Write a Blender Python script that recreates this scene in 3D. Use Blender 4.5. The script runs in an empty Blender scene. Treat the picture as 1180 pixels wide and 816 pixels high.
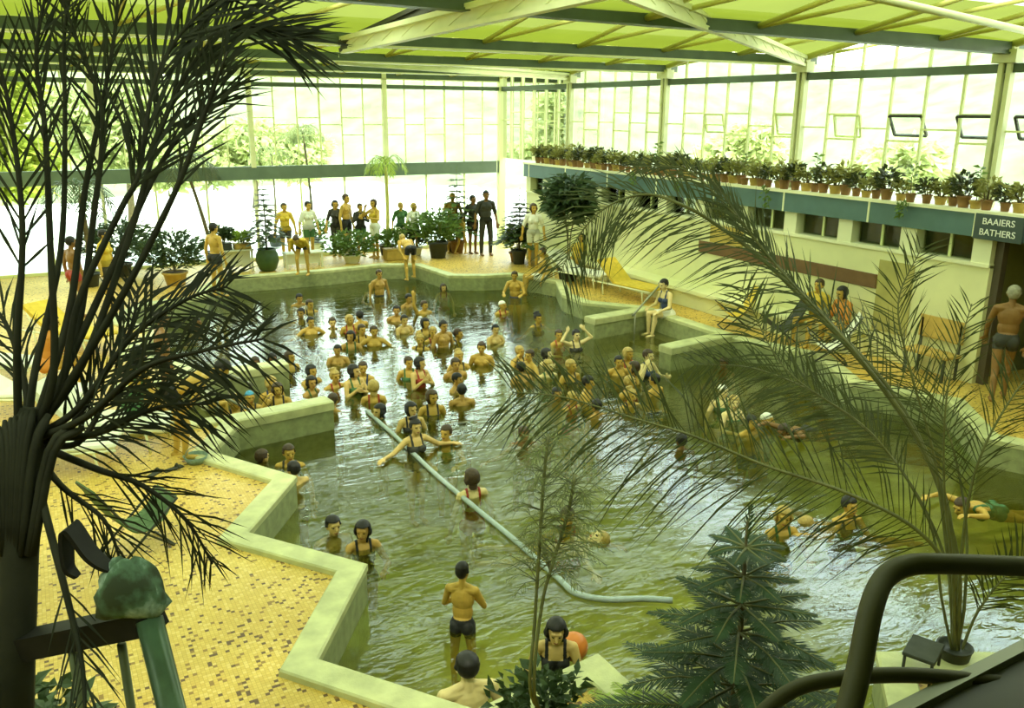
import bpy, bmesh, math, random
from mathutils import Vector, Matrix
import numpy as np
random.seed(7); PI=math.pi
sc=bpy.context.scene; COL=sc.collection
def V(*a): return Vector(a)
# ------------------------------------------------------------------ camera
F=994.; PITCH=math.radians(15.67); YAW=math.radians(28.85); ROLL=math.radians(.39); H=4.3
fw=V(math.sin(YAW)*math.cos(PITCH), math.cos(YAW)*math.cos(PITCH), -math.sin(PITCH))
rt0=V(math.cos(YAW), -math.sin(YAW), 0); up0=rt0.cross(fw)
rt=math.cos(ROLL)*rt0+math.sin(ROLL)*up0; up=math.cos(ROLL)*up0-math.sin(ROLL)*rt0
CAM=V(0,0,H)
cd=bpy.data.cameras.new('camera'); cam=bpy.data.objects.new('camera',cd); COL.objects.link(cam)
cd.sensor_width=36; cd.lens=36*F/1180; cd.clip_start=.05; cd.clip_end=400
cam.matrix_world=Matrix(((rt.x,up.x,-fw.x,0),(rt.y,up.y,-fw.y,0),(rt.z,up.z,-fw.z,H),(0,0,0,1)))
sc.camera=cam
def ray(px,py): return fw*F+rt*(px-590)-up*(py-408)
def G(px,py,z=0.):                       # where the sight line of a photo point meets the level z
    d=ray(px,py); return CAM+d*((z-H)/d.z)
def at(px,py,d): return CAM+ray(px,py)*(d/F)   # a point d metres into the hall
# ------------------------------------------------------------------ materials
MATS={}
def mat(name,col,rough=.6,var=.0,scale=8.,bump=0.,bscale=40.,metal=0.,trans=0.,spec=.4):
    if name in MATS: return MATS[name]
    m=bpy.data.materials.new(name); m.use_nodes=True; nt=m.node_tree; n=nt.nodes; L=nt.links
    b=n['Principled BSDF']; b.inputs['Roughness'].default_value=rough; b.inputs['Metallic'].default_value=metal
    b.inputs['Specular IOR Level'].default_value=spec
    b.inputs['Base Color'].default_value=(*col,1)
    co=n.new('ShaderNodeTexCoord')
    if var>0:
        t=n.new('ShaderNodeTexNoise'); t.inputs['Scale'].default_value=scale; t.inputs['Detail'].default_value=4
        L.new(co.outputs['Object'],t.inputs['Vector'])
        r=n.new('ShaderNodeValToRGB'); r.color_ramp.elements[0].position=.3; r.color_ramp.elements[1].position=.7
        r.color_ramp.elements[0].color=(*[max(0,c*(1-var)) for c in col],1); r.color_ramp.elements[1].color=(*[min(1,c*(1+var)) for c in col],1)
        L.new(t.outputs['Fac'],r.inputs['Fac']); L.new(r.outputs['Color'],b.inputs['Base Color'])
    if bump>0:
        t2=n.new('ShaderNodeTexNoise'); t2.inputs['Scale'].default_value=bscale; L.new(co.outputs['Object'],t2.inputs['Vector'])
        bp=n.new('ShaderNodeBump'); bp.inputs['Strength'].default_value=bump; bp.inputs['Distance'].default_value=.02
        L.new(t2.outputs['Fac'],bp.inputs['Height']); L.new(bp.outputs['Normal'],b.inputs['Normal'])
    if trans>0:
        tr=n.new('ShaderNodeBsdfTranslucent'); tr.inputs['Color'].default_value=(*[min(1,c*1.6) for c in col],1)
        mx=n.new('ShaderNodeMixShader'); mx.inputs['Fac'].default_value=trans
        L.new(b.outputs['BSDF'],mx.inputs[1]); L.new(tr.outputs['BSDF'],mx.inputs[2]); L.new(mx.outputs[0],n['Material Output'].inputs['Surface'])
    MATS[name]=m; return m
def glass_mat(name,tint,gloss):
    m=bpy.data.materials.new(name); m.use_nodes=True; nt=m.node_tree; n=nt.nodes; L=nt.links; n.remove(n['Principled BSDF'])
    t=n.new('ShaderNodeBsdfTransparent'); t.inputs['Color'].default_value=(*tint,1)
    g=n.new('ShaderNodeBsdfGlossy'); g.inputs['Roughness'].default_value=.02
    fr=n.new('ShaderNodeFresnel'); fr.inputs['IOR'].default_value=gloss
    mx=n.new('ShaderNodeMixShader'); L.new(fr.outputs[0],mx.inputs['Fac']); L.new(t.outputs[0],mx.inputs[1]); L.new(g.outputs[0],mx.inputs[2])
    L.new(mx.outputs[0],n['Material Output'].inputs['Surface']); return m
def sheet_mat(name,col,transp,tl):       # corrugated light-passing roof sheet
    m=bpy.data.materials.new(name); m.use_nodes=True; nt=m.node_tree; n=nt.nodes; L=nt.links; n.remove(n['Principled BSDF'])
    t=n.new('ShaderNodeBsdfTransparent'); t.inputs['Color'].default_value=(*tl,1)
    a=n.new('ShaderNodeBsdfTranslucent'); d=n.new('ShaderNodeBsdfDiffuse')
    co=n.new('ShaderNodeTexCoord'); ns=n.new('ShaderNodeTexNoise'); ns.inputs['Scale'].default_value=1.3; L.new(co.outputs['Object'],ns.inputs['Vector'])
    r=n.new('ShaderNodeValToRGB'); r.color_ramp.elements[0].color=(*[c*.8 for c in col],1); r.color_ramp.elements[1].color=(*[min(1,c*1.15) for c in col],1)
    L.new(ns.outputs['Fac'],r.inputs['Fac']); L.new(r.outputs[0],a.inputs['Color']); L.new(r.outputs[0],d.inputs['Color'])
    m1=n.new('ShaderNodeMixShader'); m1.inputs['Fac'].default_value=.25; L.new(a.outputs[0],m1.inputs[1]); L.new(d.outputs[0],m1.inputs[2])
    m2=n.new('ShaderNodeMixShader'); m2.inputs['Fac'].default_value=transp; L.new(m1.outputs[0],m2.inputs[1]); L.new(t.outputs[0],m2.inputs[2])
    L.new(m2.outputs[0],n['Material Output'].inputs['Surface']); return m
def mosaic_mat():
    m=bpy.data.materials.new('mosaic'); m.use_nodes=True; nt=m.node_tree; n=nt.nodes; L=nt.links; b=n['Principled BSDF']
    b.inputs['Roughness'].default_value=.45
    co=n.new('ShaderNodeTexCoord')
    def cells(size,off=0.):
        mul=n.new('ShaderNodeVectorMath'); mul.operation='SCALE'; mul.inputs['Scale'].default_value=1/size; L.new(co.outputs['Object'],mul.inputs[0])
        fl=n.new('ShaderNodeVectorMath'); fl.operation='FLOOR'; L.new(mul.outputs[0],fl.inputs[0])
        ad=n.new('ShaderNodeVectorMath'); ad.operation='MULTIPLY_ADD'; ad.inputs[1].default_value=(1,1,0); ad.inputs[2].default_value=(off,0,0); L.new(fl.outputs[0],ad.inputs[0])
        w=n.new('ShaderNodeTexWhiteNoise'); w.noise_dimensions='3D'; L.new(ad.outputs[0],w.inputs['Vector']); return w,mul
    w,mul=cells(.032)
    r=n.new('ShaderNodeValToRGB'); r.color_ramp.interpolation='CONSTANT'; e=r.color_ramp.elements
    e[0].position=0; e[0].color=(.13,.065,.018,1); e[1].position=.045; e[1].color=(.30,.17,.03,1)
    for p,c in ((.085,(.66,.46,.085)),(.4,(.72,.52,.11)),(.66,(.66,.45,.08)),(.84,(.76,.57,.16))):
        x=e.new(p); x.color=(*c,1)
    L.new(w.outputs['Value'],r.inputs['Fac'])
    ns=n.new('ShaderNodeTexNoise'); ns.inputs['Scale'].default_value=.7; ns.inputs['Detail'].default_value=5; L.new(co.outputs['Object'],ns.inputs['Vector'])
    r2=n.new('ShaderNodeValToRGB'); r2.color_ramp.elements[0].position=.35; r2.color_ramp.elements[0].color=(.85,.8,.68,1); r2.color_ramp.elements[1].position=.7; r2.color_ramp.elements[1].color=(1.12,1.12,1.25,1)
    L.new(ns.outputs['Fac'],r2.inputs['Fac'])
    mx=n.new('ShaderNodeMix'); mx.data_type='RGBA'; mx.blend_type='MULTIPLY'; mx.inputs['Factor'].default_value=1
    L.new(r.outputs[0],mx.inputs['A']); L.new(r2.outputs[0],mx.inputs['B'])
    br=n.new('ShaderNodeTexBrick'); br.offset=0; br.inputs['Scale'].default_value=1/.032; br.inputs['Mortar Size'].default_value=.05; br.inputs['Brick Width'].default_value=1; br.inputs['Row Height'].default_value=1
    br.inputs['Color1'].default_value=(1,1,1,1); br.inputs['Color2'].default_value=(1,1,1,1); br.inputs['Mortar'].default_value=(.72,.66,.5,1); L.new(co.outputs['Object'],br.inputs['Vector'])
    mx2=n.new('ShaderNodeMix'); mx2.data_type='RGBA'; mx2.blend_type='MULTIPLY'; mx2.inputs['Factor'].default_value=1
    L.new(mx.outputs['Result'],mx2.inputs['A']); L.new(br.outputs['Color'],mx2.inputs['B']); L.new(mx2.outputs['Result'],b.inputs['Base Color'])
    return m
def water_mat():
    m=bpy.data.materials.new('pool water'); m.use_nodes=True; nt=m.node_tree; n=nt.nodes; L=nt.links; n.remove(n['Principled BSDF'])
    co=n.new('ShaderNodeTexCoord')
    mp=n.new('ShaderNodeMapping'); mp.inputs['Rotation'].default_value=(0,0,.5); mp.inputs['Scale'].default_value=(.55,1.5,1); L.new(co.outputs['Object'],mp.inputs['Vector'])
    n1=n.new('ShaderNodeTexNoise'); n1.inputs['Scale'].default_value=1.62; n1.inputs['Detail'].default_value=3; n1.inputs['Distortion'].default_value=.8; L.new(mp.outputs[0],n1.inputs['Vector'])
    n2=n.new('ShaderNodeTexNoise'); n2.inputs['Scale'].default_value=6.; n2.inputs['Detail'].default_value=3; n2.inputs['Distortion'].default_value=1.; L.new(mp.outputs[0],n2.inputs['Vector'])
    b1=n.new('ShaderNodeBump'); b1.inputs['Strength'].default_value=1; b1.inputs['Distance'].default_value=.014; L.new(n1.outputs['Fac'],b1.inputs['Height'])
    b2=n.new('ShaderNodeBump'); b2.inputs['Strength'].default_value=1; b2.inputs['Distance'].default_value=.0048; L.new(n2.outputs['Fac'],b2.inputs['Height']); L.new(b1.outputs[0],b2.inputs['Normal'])
    g=n.new('ShaderNodeBsdfGlossy'); g.inputs['Roughness'].default_value=.03; g.inputs['Color'].default_value=(.86,.95,1,1); L.new(b2.outputs[0],g.inputs['Normal'])
    t=n.new('ShaderNodeBsdfTransparent'); t.inputs['Color'].default_value=(.95,.97,.85,1)
    d=n.new('ShaderNodeBsdfDiffuse'); d.inputs['Color'].default_value=(.21,.19,.02,1); L.new(b2.outputs[0],d.inputs['Normal'])
    m1=n.new('ShaderNodeMixShader'); m1.inputs['Fac'].default_value=.18; L.new(t.outputs[0],m1.inputs[1]); L.new(d.outputs[0],m1.inputs[2])
    fr=n.new('ShaderNodeFresnel'); fr.inputs['IOR'].default_value=1.62; L.new(b2.outputs[0],fr.inputs['Normal'])
    m2=n.new('ShaderNodeMixShader'); L.new(fr.outputs[0],m2.inputs['Fac']); L.new(m1.outputs[0],m2.inputs[1]); L.new(g.outputs[0],m2.inputs[2])
    L.new(m2.outputs[0],n['Material Output'].inputs['Surface'])
    va=n.new('ShaderNodeVolumeAbsorption'); va.inputs['Color'].default_value=(.60,.62,.06,1); va.inputs['Density'].default_value=.8; L.new(va.outputs[0],n['Material Output'].inputs['Volume']); return m
# ------------------------------------------------------------------ mesh builder
class MB:
    def __init__(s): s.v=[]; s.f=[]; s.m=[]; s.k=0; s.sm=[]
    def add(s,vs,fs,smooth=False):
        o=len(s.v); s.v+=[tuple(x) for x in vs]
        for f in fs: s.f.append([i+o for i in f]); s.m.append(s.k); s.sm.append(smooth)
        return s
    def box(s,a,b,rot=0.,c=None):
        (x0,y0,z0),(x1,y1,z1)=a,b
        vs=[V(x,y,z) for z in (z0,z1) for x,y in ((x0,y0),(x1,y0),(x1,y1),(x0,y1))]
        if rot:
            c=V(*(c or ((x0+x1)/2,(y0+y1)/2,0))); R=Matrix.Rotation(rot,3,'Z'); vs=[R@(v-c)+c for v in vs]
        return s.add(vs,[(3,2,1,0),(4,5,6,7),(0,1,5,4),(1,2,6,5),(2,3,7,6),(3,0,4,7)])
    def rbox(s,a,b,r=.02):             # box with chamfered top and side edges
        x0,y0,z0=a; x1,y1,z1=b; r=min(r,(x1-x0)/2.1,(y1-y0)/2.1,(z1-z0)/2.1)
        def ring(i,z):
            return [V(x0+r+i*0,y0+i,z) if 0 else p for p in (V(x0+r,y0+i,z),V(x1-r,y0+i,z),V(x1-i,y0+r,z),V(x1-i,y1-r,z),V(x1-r,y1-i,z),V(x0+r,y1-i,z),V(x0+i,y1-r,z),V(x0+i,y0+r,z))]
        rings=[ring(r*.6,z0),ring(0,z0+r),ring(0,z1-r),ring(r*.6,z1)]
        return s.loft(rings,cap=True)
    def loft(s,rings,cap=True,smooth=False,closed=True):
        n=len(rings[0]); vs=[p for r in rings for p in r]; fs=[]
        for i in range(len(rings)-1):
            for j in range(n if closed else n-1):
                a=i*n+j; b=i*n+(j+1)%n; fs.append((a,b,b+n,a+n))
        if cap: fs.append(tuple(range(n))[::-1]); fs.append(tuple(range((len(rings)-1)*n,len(rings)*n)))
        return s.add(vs,fs,smooth)
    def tube(s,pts,r,n=8,smooth=True):
        pts=[Vector(p) for p in pts]; rs=r if isinstance(r,(list,tuple)) else [r]*len(pts); rings=[]
        t=(pts[1]-pts[0]).normalized(); nx=t.orthogonal().normalized()
        for i,p in enumerate(pts):
            t=(pts[min(i+1,len(pts)-1)]-pts[max(i-1,0)]).normalized()
            nx=(nx-t*nx.dot(t)).normalized(); ny=t.cross(nx)
            rings.append([p+(nx*math.cos(2*PI*k/n)+ny*math.sin(2*PI*k/n))*rs[i] for k in range(n)])
        return s.loft(rings,True,smooth)
    def beam(s,a,b,w,h):               # rectangular bar from a to b, h upright
        a=V(*a); b=V(*b); t=(b-a).normalized(); sd=t.cross(V(0,0,1)); sd=sd.normalized() if sd.length>1e-4 else V(1,0,0); u=sd.cross(t)
        rg=lambda p:[p+sd*w/2*i+u*h/2*j for i,j in ((-1,-1),(1,-1),(1,1),(-1,1))]
        return s.loft([rg(a),rg(b)],True)
    def lathe(s,prof,c=(0,0,0),n=20,smooth=True):
        c=V(*c); return s.loft([[c+V(r*math.cos(2*PI*k/n),r*math.sin(2*PI*k/n),z) for k in range(n)] for r,z in prof],True,smooth)
    def ball(s,c,r,n=10,m=7,rot=None):
        c=Vector(c); r=Vector(r) if not isinstance(r,(int,float)) else V(r,r,r); rings=[]
        for i in range(m+1):
            a=-PI/2+PI*(i+.02)/(m+.04) if 0 else -PI/2+PI*min(max(i/m,.015),.985)
            ring=[V(math.cos(a)*math.cos(2*PI*k/n)*r.x,math.cos(a)*math.sin(2*PI*k/n)*r.y,math.sin(a)*r.z) for k in range(n)]
            rings.append([c+(rot@p if rot else p) for p in ring])
        return s.loft(rings,True,True)
    def mesh(s,name,mats):
        me=bpy.data.meshes.new(name); me.from_pydata(s.v,[],s.f)
        for m in (mats if isinstance(mats,(list,tuple)) else [mats]): me.materials.append(m)
        me.polygons.foreach_set('material_index',s.m); me.polygons.foreach_set('use_smooth',s.sm); me.update(); return me
    def build(s,name,mats,parent=None,loc=None):
        o=bpy.data.objects.new(name,s.mesh(name,mats)); COL.objects.link(o)
        if parent: o.parent=parent
        if loc is not None: o.location=loc
        return o
def tag(o,label=None,cat=None,group=None,kind=None):
    if label: o['label']=label
    if cat: o['category']=cat
    if group: o['group']=group
    if kind: o['kind']=kind
    return o
def empty(name,loc,rz=0.,label=None,cat=None,group=None):
    o=bpy.data.objects.new(name,None); COL.objects.link(o); o.location=loc; o.rotation_euler=(0,0,rz); o.empty_display_size=.1
    return tag(o,label,cat,group)
def struct(o): o['kind']='structure'; return o
def spline(pts,n=8):
    pts=[Vector(p) for p in pts]; out=[]
    P=[pts[0]*2-pts[1]]+pts+[pts[-1]*2-pts[-2]]
    for i in range(1,len(P)-2):
        a,b,c,d=P[i-1:i+3]
        for k in range(n):
            t=k/n; out.append(.5*((2*b)+(c-a)*t+(2*a-5*b+4*c-d)*t*t+(3*b-a-3*c+d)*t**3))
    out.append(pts[-1]); return out
# ------------------------------------------------------------------ the hall
XG=13.84; YF=26.; XF=13.3; ZW=-.36
M_tile=mosaic_mat()
M_cop=mat('coping cement',(.55,.56,.28),.55,.18,5,.15,60)
M_copside=mat('coping side tile',(.30,.33,.15),.5,.2,9)
M_poolt=mat('pool tile',(.80,.76,.30),.5,.35,2.2)
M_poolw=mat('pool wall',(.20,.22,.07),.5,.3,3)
M_wall=mat('cream wall paint',(.74,.74,.40),.6,.05,2)
M_pill=mat('white pillar paint',(.82,.83,.55),.6,.04,2)
M_band=mat('blue grey fascia',(.085,.16,.15),.5,.08,4)
M_green=mat('dark green steel',(.075,.11,.06),.45,.15,3)
M_paint=mat('pale cream steel',(.72,.74,.42),.45,.08,3)
M_yel=mat('yellow green steel',(.60,.58,.16),.5,.08,3)
M_rib=mat('glazing bar paint',(.75,.80,.38),.5)
M_dark=mat('dark frame',(.06,.06,.04),.5)
M_pane=glass_mat('window glass',(.97,1,.95),1.18)
M_sheet=sheet_mat('green roof sheet',(.085,.10,.008),.03,(.8,.9,.5))
M_shade_board=mat('shading roof board',(.06,.08,.035),.7,.2,2)
M_sky=sheet_mat('clear roof sheet',(.5,.52,.36),.12,(.98,1,.9))
M_water=water_mat()
pool=[(1.63,10.97),(2.38,9.68),(1.55,8.49),(2.42,7.28),(1.56,6.02),(2.40,4.88),(3.59,5.02),(3.62,2.9),(4.6,2.9),(5.62,3.96),(7.0,3.2),(9.2,3.2),(10.6,4.4),(11.6,5.3),(11.0,6.6),(12.0,7.8),(11.4,9.2),(12.2,10.6),(11.72,12.2),
 (11.72,15.3),(10.9,16.4),(10.95,17.4),(11.7,18.9),(11.2,20.3),(10.4,20.45),(9.55,20.9),(9.4,22.85),(8.5,23.3),(6.9,23.1),(5.0,23.15),(4.25,23.2),(3.6,22.2),(3.3,21.0),(1.9,20.7),(1.3,19.4),(2.0,18.0),(1.2,16.6),(2.05,15.2),(2.1,14.45),(1.0,14.4),(1.0,12.35),(2.2,12.3),(2.2,11.95)]
pool=[V(x,y,0) for x,y in pool]; NP=len(pool)
area=sum(pool[i].x*pool[(i+1)%NP].y-pool[(i+1)%NP].x*pool[i].y for i in range(NP))/2
sgn=1 if area>0 else -1                  # pool is counter-clockwise when area>0
def offs(poly,d):                        # mitred offset outwards
    n=len(poly); out=[]
    for i in range(n):
        a,b,c=poly[i-1],poly[i],poly[(i+1)%n]
        n1=V((b-a).y,-(b-a).x,0).normalized()*sgn; n2=V((c-b).y,-(c-b).x,0).normalized()*sgn
        m=(n1+n2).normalized(); k=1/max(.55,m.dot(n1)); out.append(b+m*d*k)
    return out
outer=offs(pool,.27)
lift=lambda ps,z:[V(p.x,p.y,z) for p in ps]
# deck floor with the pool cut out
bm=bmesh.new()
def loop(ps):
    vs=[bm.verts.new((p.x,p.y,0)) for p in ps]
    for i in range(len(vs)): bm.edges.new((vs[i],vs[(i+1)%len(vs)]))
loop(offs(pool,.2)); loop([V(-9,-4,0),V(17.5,-4,0),V(17.5,YF+.2,0),V(-9,YF+.2,0)])
bmesh.ops.triangle_fill(bm,use_beauty=True,edges=bm.edges[:])
for f in bm.faces:
    if f.normal.z<0: f.normal_flip()
me=bpy.data.meshes.new('floor'); bm.to_mesh(me); bm.free(); me.materials.append(M_tile)
o=bpy.data.objects.new('floor',me); COL.objects.link(o); struct(o)
# coping and pool shell
b=MB(); R=[lift(offs(pool,.27),.0),lift(offs(pool,.265),.045),lift(offs(pool,.25),.06),lift(offs(pool,.02),.06),lift(pool,.045),lift(pool,-.02)]
n=NP
for i in range(len(R)-1):
    b.add(R[i]+R[i+1],[(j,(j+1)%n,n+(j+1)%n,n+j) for j in range(n)])
struct(b.build('trim_1',M_cop))
def zb(y): return -1.02 if y<7.5 else (-1.85 if y>13 else -1.02-.83*(y-7.5)/5.5)
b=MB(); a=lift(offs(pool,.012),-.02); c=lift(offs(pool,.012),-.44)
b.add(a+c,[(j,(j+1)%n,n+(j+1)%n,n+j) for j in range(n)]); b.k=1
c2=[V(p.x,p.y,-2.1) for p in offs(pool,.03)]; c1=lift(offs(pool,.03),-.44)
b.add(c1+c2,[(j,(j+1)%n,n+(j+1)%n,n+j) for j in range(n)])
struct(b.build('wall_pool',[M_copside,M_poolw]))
b=MB(); ys=[2,7.5,8.5,10,11.5,13,24]
for i in range(len(ys)-1): b.add([(0,ys[i],zb(ys[i])),(13,ys[i],zb(ys[i])),(13,ys[i+1],zb(ys[i+1])),(0,ys[i+1],zb(ys[i+1]))],[(0,1,2,3)])
struct(b.build('floor_pool',M_poolt))
# water surface inside the pool outline
bm=bmesh.new(); vs=[bm.verts.new((p.x,p.y,0)) for p in offs(pool,.01)]; vb=[bm.verts.new((p.x,p.y,-1.9)) for p in offs(pool,.01)]; bm.faces.new(vs); bm.faces.new(vb[::-1])
for i in range(NP): bm.faces.new((vs[i],vs[i-1],vb[i-1],vb[i]))
bmesh.ops.triangulate(bm,faces=bm.faces[:]); bmesh.ops.recalc_face_normals(bm,faces=bm.faces[:])
me=bpy.data.meshes.new('water'); bm.to_mesh(me); bm.free(); me.materials.append(M_water)
o=bpy.data.objects.new('pool_water',me); COL.objects.link(o); o.location.z=ZW; struct(o)
# the four low spur walls beside the entry steps
def spur(name,a,c,w=.3,z=.1):
    a=V(*a,0); c=V(*c,0); t=(c-a).normalized(); s=V(-t.y,t.x,0)*w/2; b=MB()
    rg=lambda zz,i:[a+s*(1-i)+V(0,0,zz),a-s*(1-i)+V(0,0,zz),c-s*(1-i)-t*i*.06+V(0,0,zz),c+s*(1-i)-t*i*.06+V(0,0,zz)]
    b.k=1; b.loft([rg(-2,0),rg(z-.14,0)],False); b.k=0; b.loft([rg(z-.14,-.14),rg(z-.02,-.14),rg(z,.05)],True)
    return struct(b.build(name,[M_cop,M_copside]))
spur('wall_spur',(2.05,12.02),(3.56,12.22)); spur('wall_spur',(1.9,14.42),(3.5,14.52)); spur('wall_spur',(11.85,15.12),(10.1,14.9)); spur('wall_spur',(11.85,12.5),(10.05,12.28))
# steps into the water
M_step=mat('step tile',(.26,.25,.09),.5,.2,6)
b=MB()
for i in range(5): b.box((1.0,12.3,-1.9),(1.35+i*.34,14.3,-.12-i*.17))
struct(b.build('floor_steps',M_step))
b=MB()
for i in range(5): b.box((11.45-i*.3,12.6,-1.9),(11.74,14.9,-.40-i*.16))
struct(b.build('floor_steps',M_step))
# right facade with the strip of windows, fascia and planted ledge
PY=[8.47+1.365*i for i in range(11)]     # pillars
b=MB(); b.box((XF,8.3,0),(XF+.25,23.3,1.97)); b.box((XF,23.05,1.97),(XF+.25,23.3,2.42)); b.box((XF+.25,23.1,0),(XG+.1,23.3,2.8))
struct(b.build('wall_right',M_wall))
b=MB(); b.box((XF-.04,8.3,1.94),(XF+.3,23.3,2.0)); struct(b.build('trim_2',M_pill))
for y in PY:
    b=MB(); b.box((XF-.02,y-.16,2.0),(XF+.24,y+.16,2.42)); struct(b.build('column_window',M_pill))
b=MB(); b.box((XF-.1,3.5,2.42),(XF+.15,23.3,2.79)); struct(b.build('trim_fascia',M_band))
b=MB(); b.box((XF-.13,3.5,2.79),(XG+.3,23.3,2.84)); struct(b.build('trim_ledge',M_pill))
b=MB()
for i in range(9):
    y=8.6+2.055*i; b.box((XF-.11,y-.02,2.42),(XF-.1,y+.02,2.79))
struct(b.build('trim_joints',M_pill))
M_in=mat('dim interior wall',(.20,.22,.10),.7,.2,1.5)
M_inglass=glass_mat('strip window glass',(.8,.85,.7),1.3)
b=MB(); b.box((XF+.2,8.5,2.0),(XF+.215,23.1,2.42)); struct(b.build('window_strip',M_inglass))
b=MB()
for y in PY[:-1]: b.box((XF+.17,y+.66,2.0),(XF+.22,y+.71,2.42))
struct(b.build('trim_strip_bars',M_rib))
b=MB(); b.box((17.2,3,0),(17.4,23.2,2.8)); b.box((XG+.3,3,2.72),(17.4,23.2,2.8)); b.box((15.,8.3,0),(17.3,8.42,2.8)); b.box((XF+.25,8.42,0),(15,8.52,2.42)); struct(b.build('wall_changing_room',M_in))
b=MB(); b.box((XF+.1,8.18,0),(XF+.24,8.34,2.42)); b.box((XF+.1,4.4,0),(XF+.24,4.55,2.42)); struct(b.build('door_1',mat('brown door frame',(.10,.08,.05),.5)))
# colour panels on the facade
b=MB(); b.rbox((XF-.035,10.37,1.24),(XF-.003,15.25,1.5),.01); tag(b.build('brown_panel',mat('brown board',(.16,.085,.03),.6,.15,4)),'long brown board fixed along the cream wall under the windows','panel')
b=MB(); b.rbox((XF-.025,13.85,1.51),(XF-.003,14.9,1.9),.008); tag(b.build('ochre_panel',mat('ochre panel',(.50,.37,.08),.6,.1,4)),'ochre square panel on the cream wall above the brown board end','panel')
b=MB(); b.rbox((XF-.025,9.63,.5),(XF-.003,10.36,1.78),.008); tag(b.build('tan_panel',mat('tan panel',(.42,.38,.12),.6,.1,4)),'tall tan panel on the cream wall beside the brown board','panel')
# low plinth along the wall
b=MB(); b.rbox((XF-.55,10.45,.36),(XF,22.6,.46),.015); b.box((XF-.4,10.5,0),(XF,22.55,.36)); struct(b.build('trim_plinth',M_wall))
# BATHERS sign
sg=empty('entrance_sign',(XF-.1,8.2,2.6),0,'blue grey sign lettered BAAIERS BATHERS in white over the dark entrance','sign')
b=MB(); b.rbox((-.05,-.42,-.2),(0.0,.38,.2),.008); b.build('sign_board',mat('sign board',(.05,.075,.07),.5),sg)
def text(body,size,name,parent,loc,rot,m,ext=.004,align='CENTER'):
    cu=bpy.data.curves.new(name,'FONT'); cu.body=body; cu.size=size; cu.extrude=ext; cu.align_x=align; cu.align_y='CENTER'; cu.offset=.0
    t=bpy.data.objects.new('tmp',cu); COL.objects.link(t); bpy.context.view_layer.update()
    me=bpy.data.meshes.new_from_object(t.evaluated_get(bpy.context.evaluated_depsgraph_get())); bpy.data.objects.remove(t)
    me.materials.clear(); me.materials.append(m); o=bpy.data.objects.new(name,me); COL.objects.link(o); o.parent=parent; o.location=loc; o.rotation_euler=rot; return o
M_white=mat('white lettering',(.9,.92,.85),.5)
text('BAAIERS',.145,'lettering',sg,(-.055,-.02,.085),(PI/2,0,-PI/2),M_white); text('BATHERS',.145,'lettering',sg,(-.055,-.02,-.085),(PI/2,0,-PI/2),M_white)
# glazed right wall, bay by bay: posts every 4.25 m, six lights per bay
ZT=5.02; ZV=5.42; ZR=5.86
VY=[26.,21.72,17.43,13.08,8.85,4.6,.35,-3.9]
def bar(b,p,q,w=.045): b.beam(p,q,w,w)
wn=1
for i in range(6):
    y1,y0=VY[i],VY[i+1]; b=MB(); ym=(y0+y1)/2
    for k in range(7):
        y=y0+(y1-y0)*k/6; zt=ZV+(ZR-ZV)*(1-abs(k-3)/3)
        bar(b,(XG,y,2.84),(XG,y,zt-.03))
        if k<6:
            y2=y0+(y1-y0)*(k+1)/6
            if k%2==0: bar(b,(XG,y,4.3),(XG,y2,4.3),.035); bar(b,(XG,y,3.84),(XG,y2,3.84),.035)
            else: bar(b,(XG,y,4.05),(XG,y2,4.05),.03)
    w=struct(b.build('window_%d'%wn,M_rib)); wn+=1
    b=MB(); b.add([(XG+.03,y0,2.84),(XG+.03,y1,2.84),(XG+.03,y1,ZV),(XG+.03,ym,ZR),(XG+.03,y0,ZV)],[(0,1,2,3,4)]); b.build('pane',M_pane,w)
    b=MB(); b.box((XG-.05,y0,ZT-.07),(XG+.05,y1,ZT+.07)); struct(b.build('trim_transom',M_green))
for y in VY[1:6]:
    b=MB(); b.box((XG-.1,y-.11,2.84),(XG+.02,y-.03,ZV)); b.box((XG-.1,y+.03,2.84),(XG+.02,y+.11,ZV)); b.box((XG-.16,y-.2,5.1),(XG+.05,y+.2,5.3)); struct(b.build('column_right',M_paint))
# open top-hung vents
for k,(ya,yb,dk) in enumerate(((10.62,.66,1),(9.28,.66,1),(8.3,.6,1),(13.42,.62,0),(15.65,.6,0),(11.9,.6,0))):
    b=MB(); w=yb/2; h=.4
    for p,q in (((0,-w,0),(0,w,0)),((0,-w,-h),(0,w,-h)),((0,-w,0),(0,-w,-h)),((0,w,0),(0,w,-h))): bar(b,p,q,.04)
    o=struct(b.build('window_%d'%wn,M_dark if dk else M_rib,None,(XG-.02,ya,4.28))); wn+=1; o.rotation_euler=(0,-.55 if dk else -.25,0)
    b=MB(); b.box((-.004,-w,-h),(.004,w,0)); b.build('pane',M_pane,o)
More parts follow.
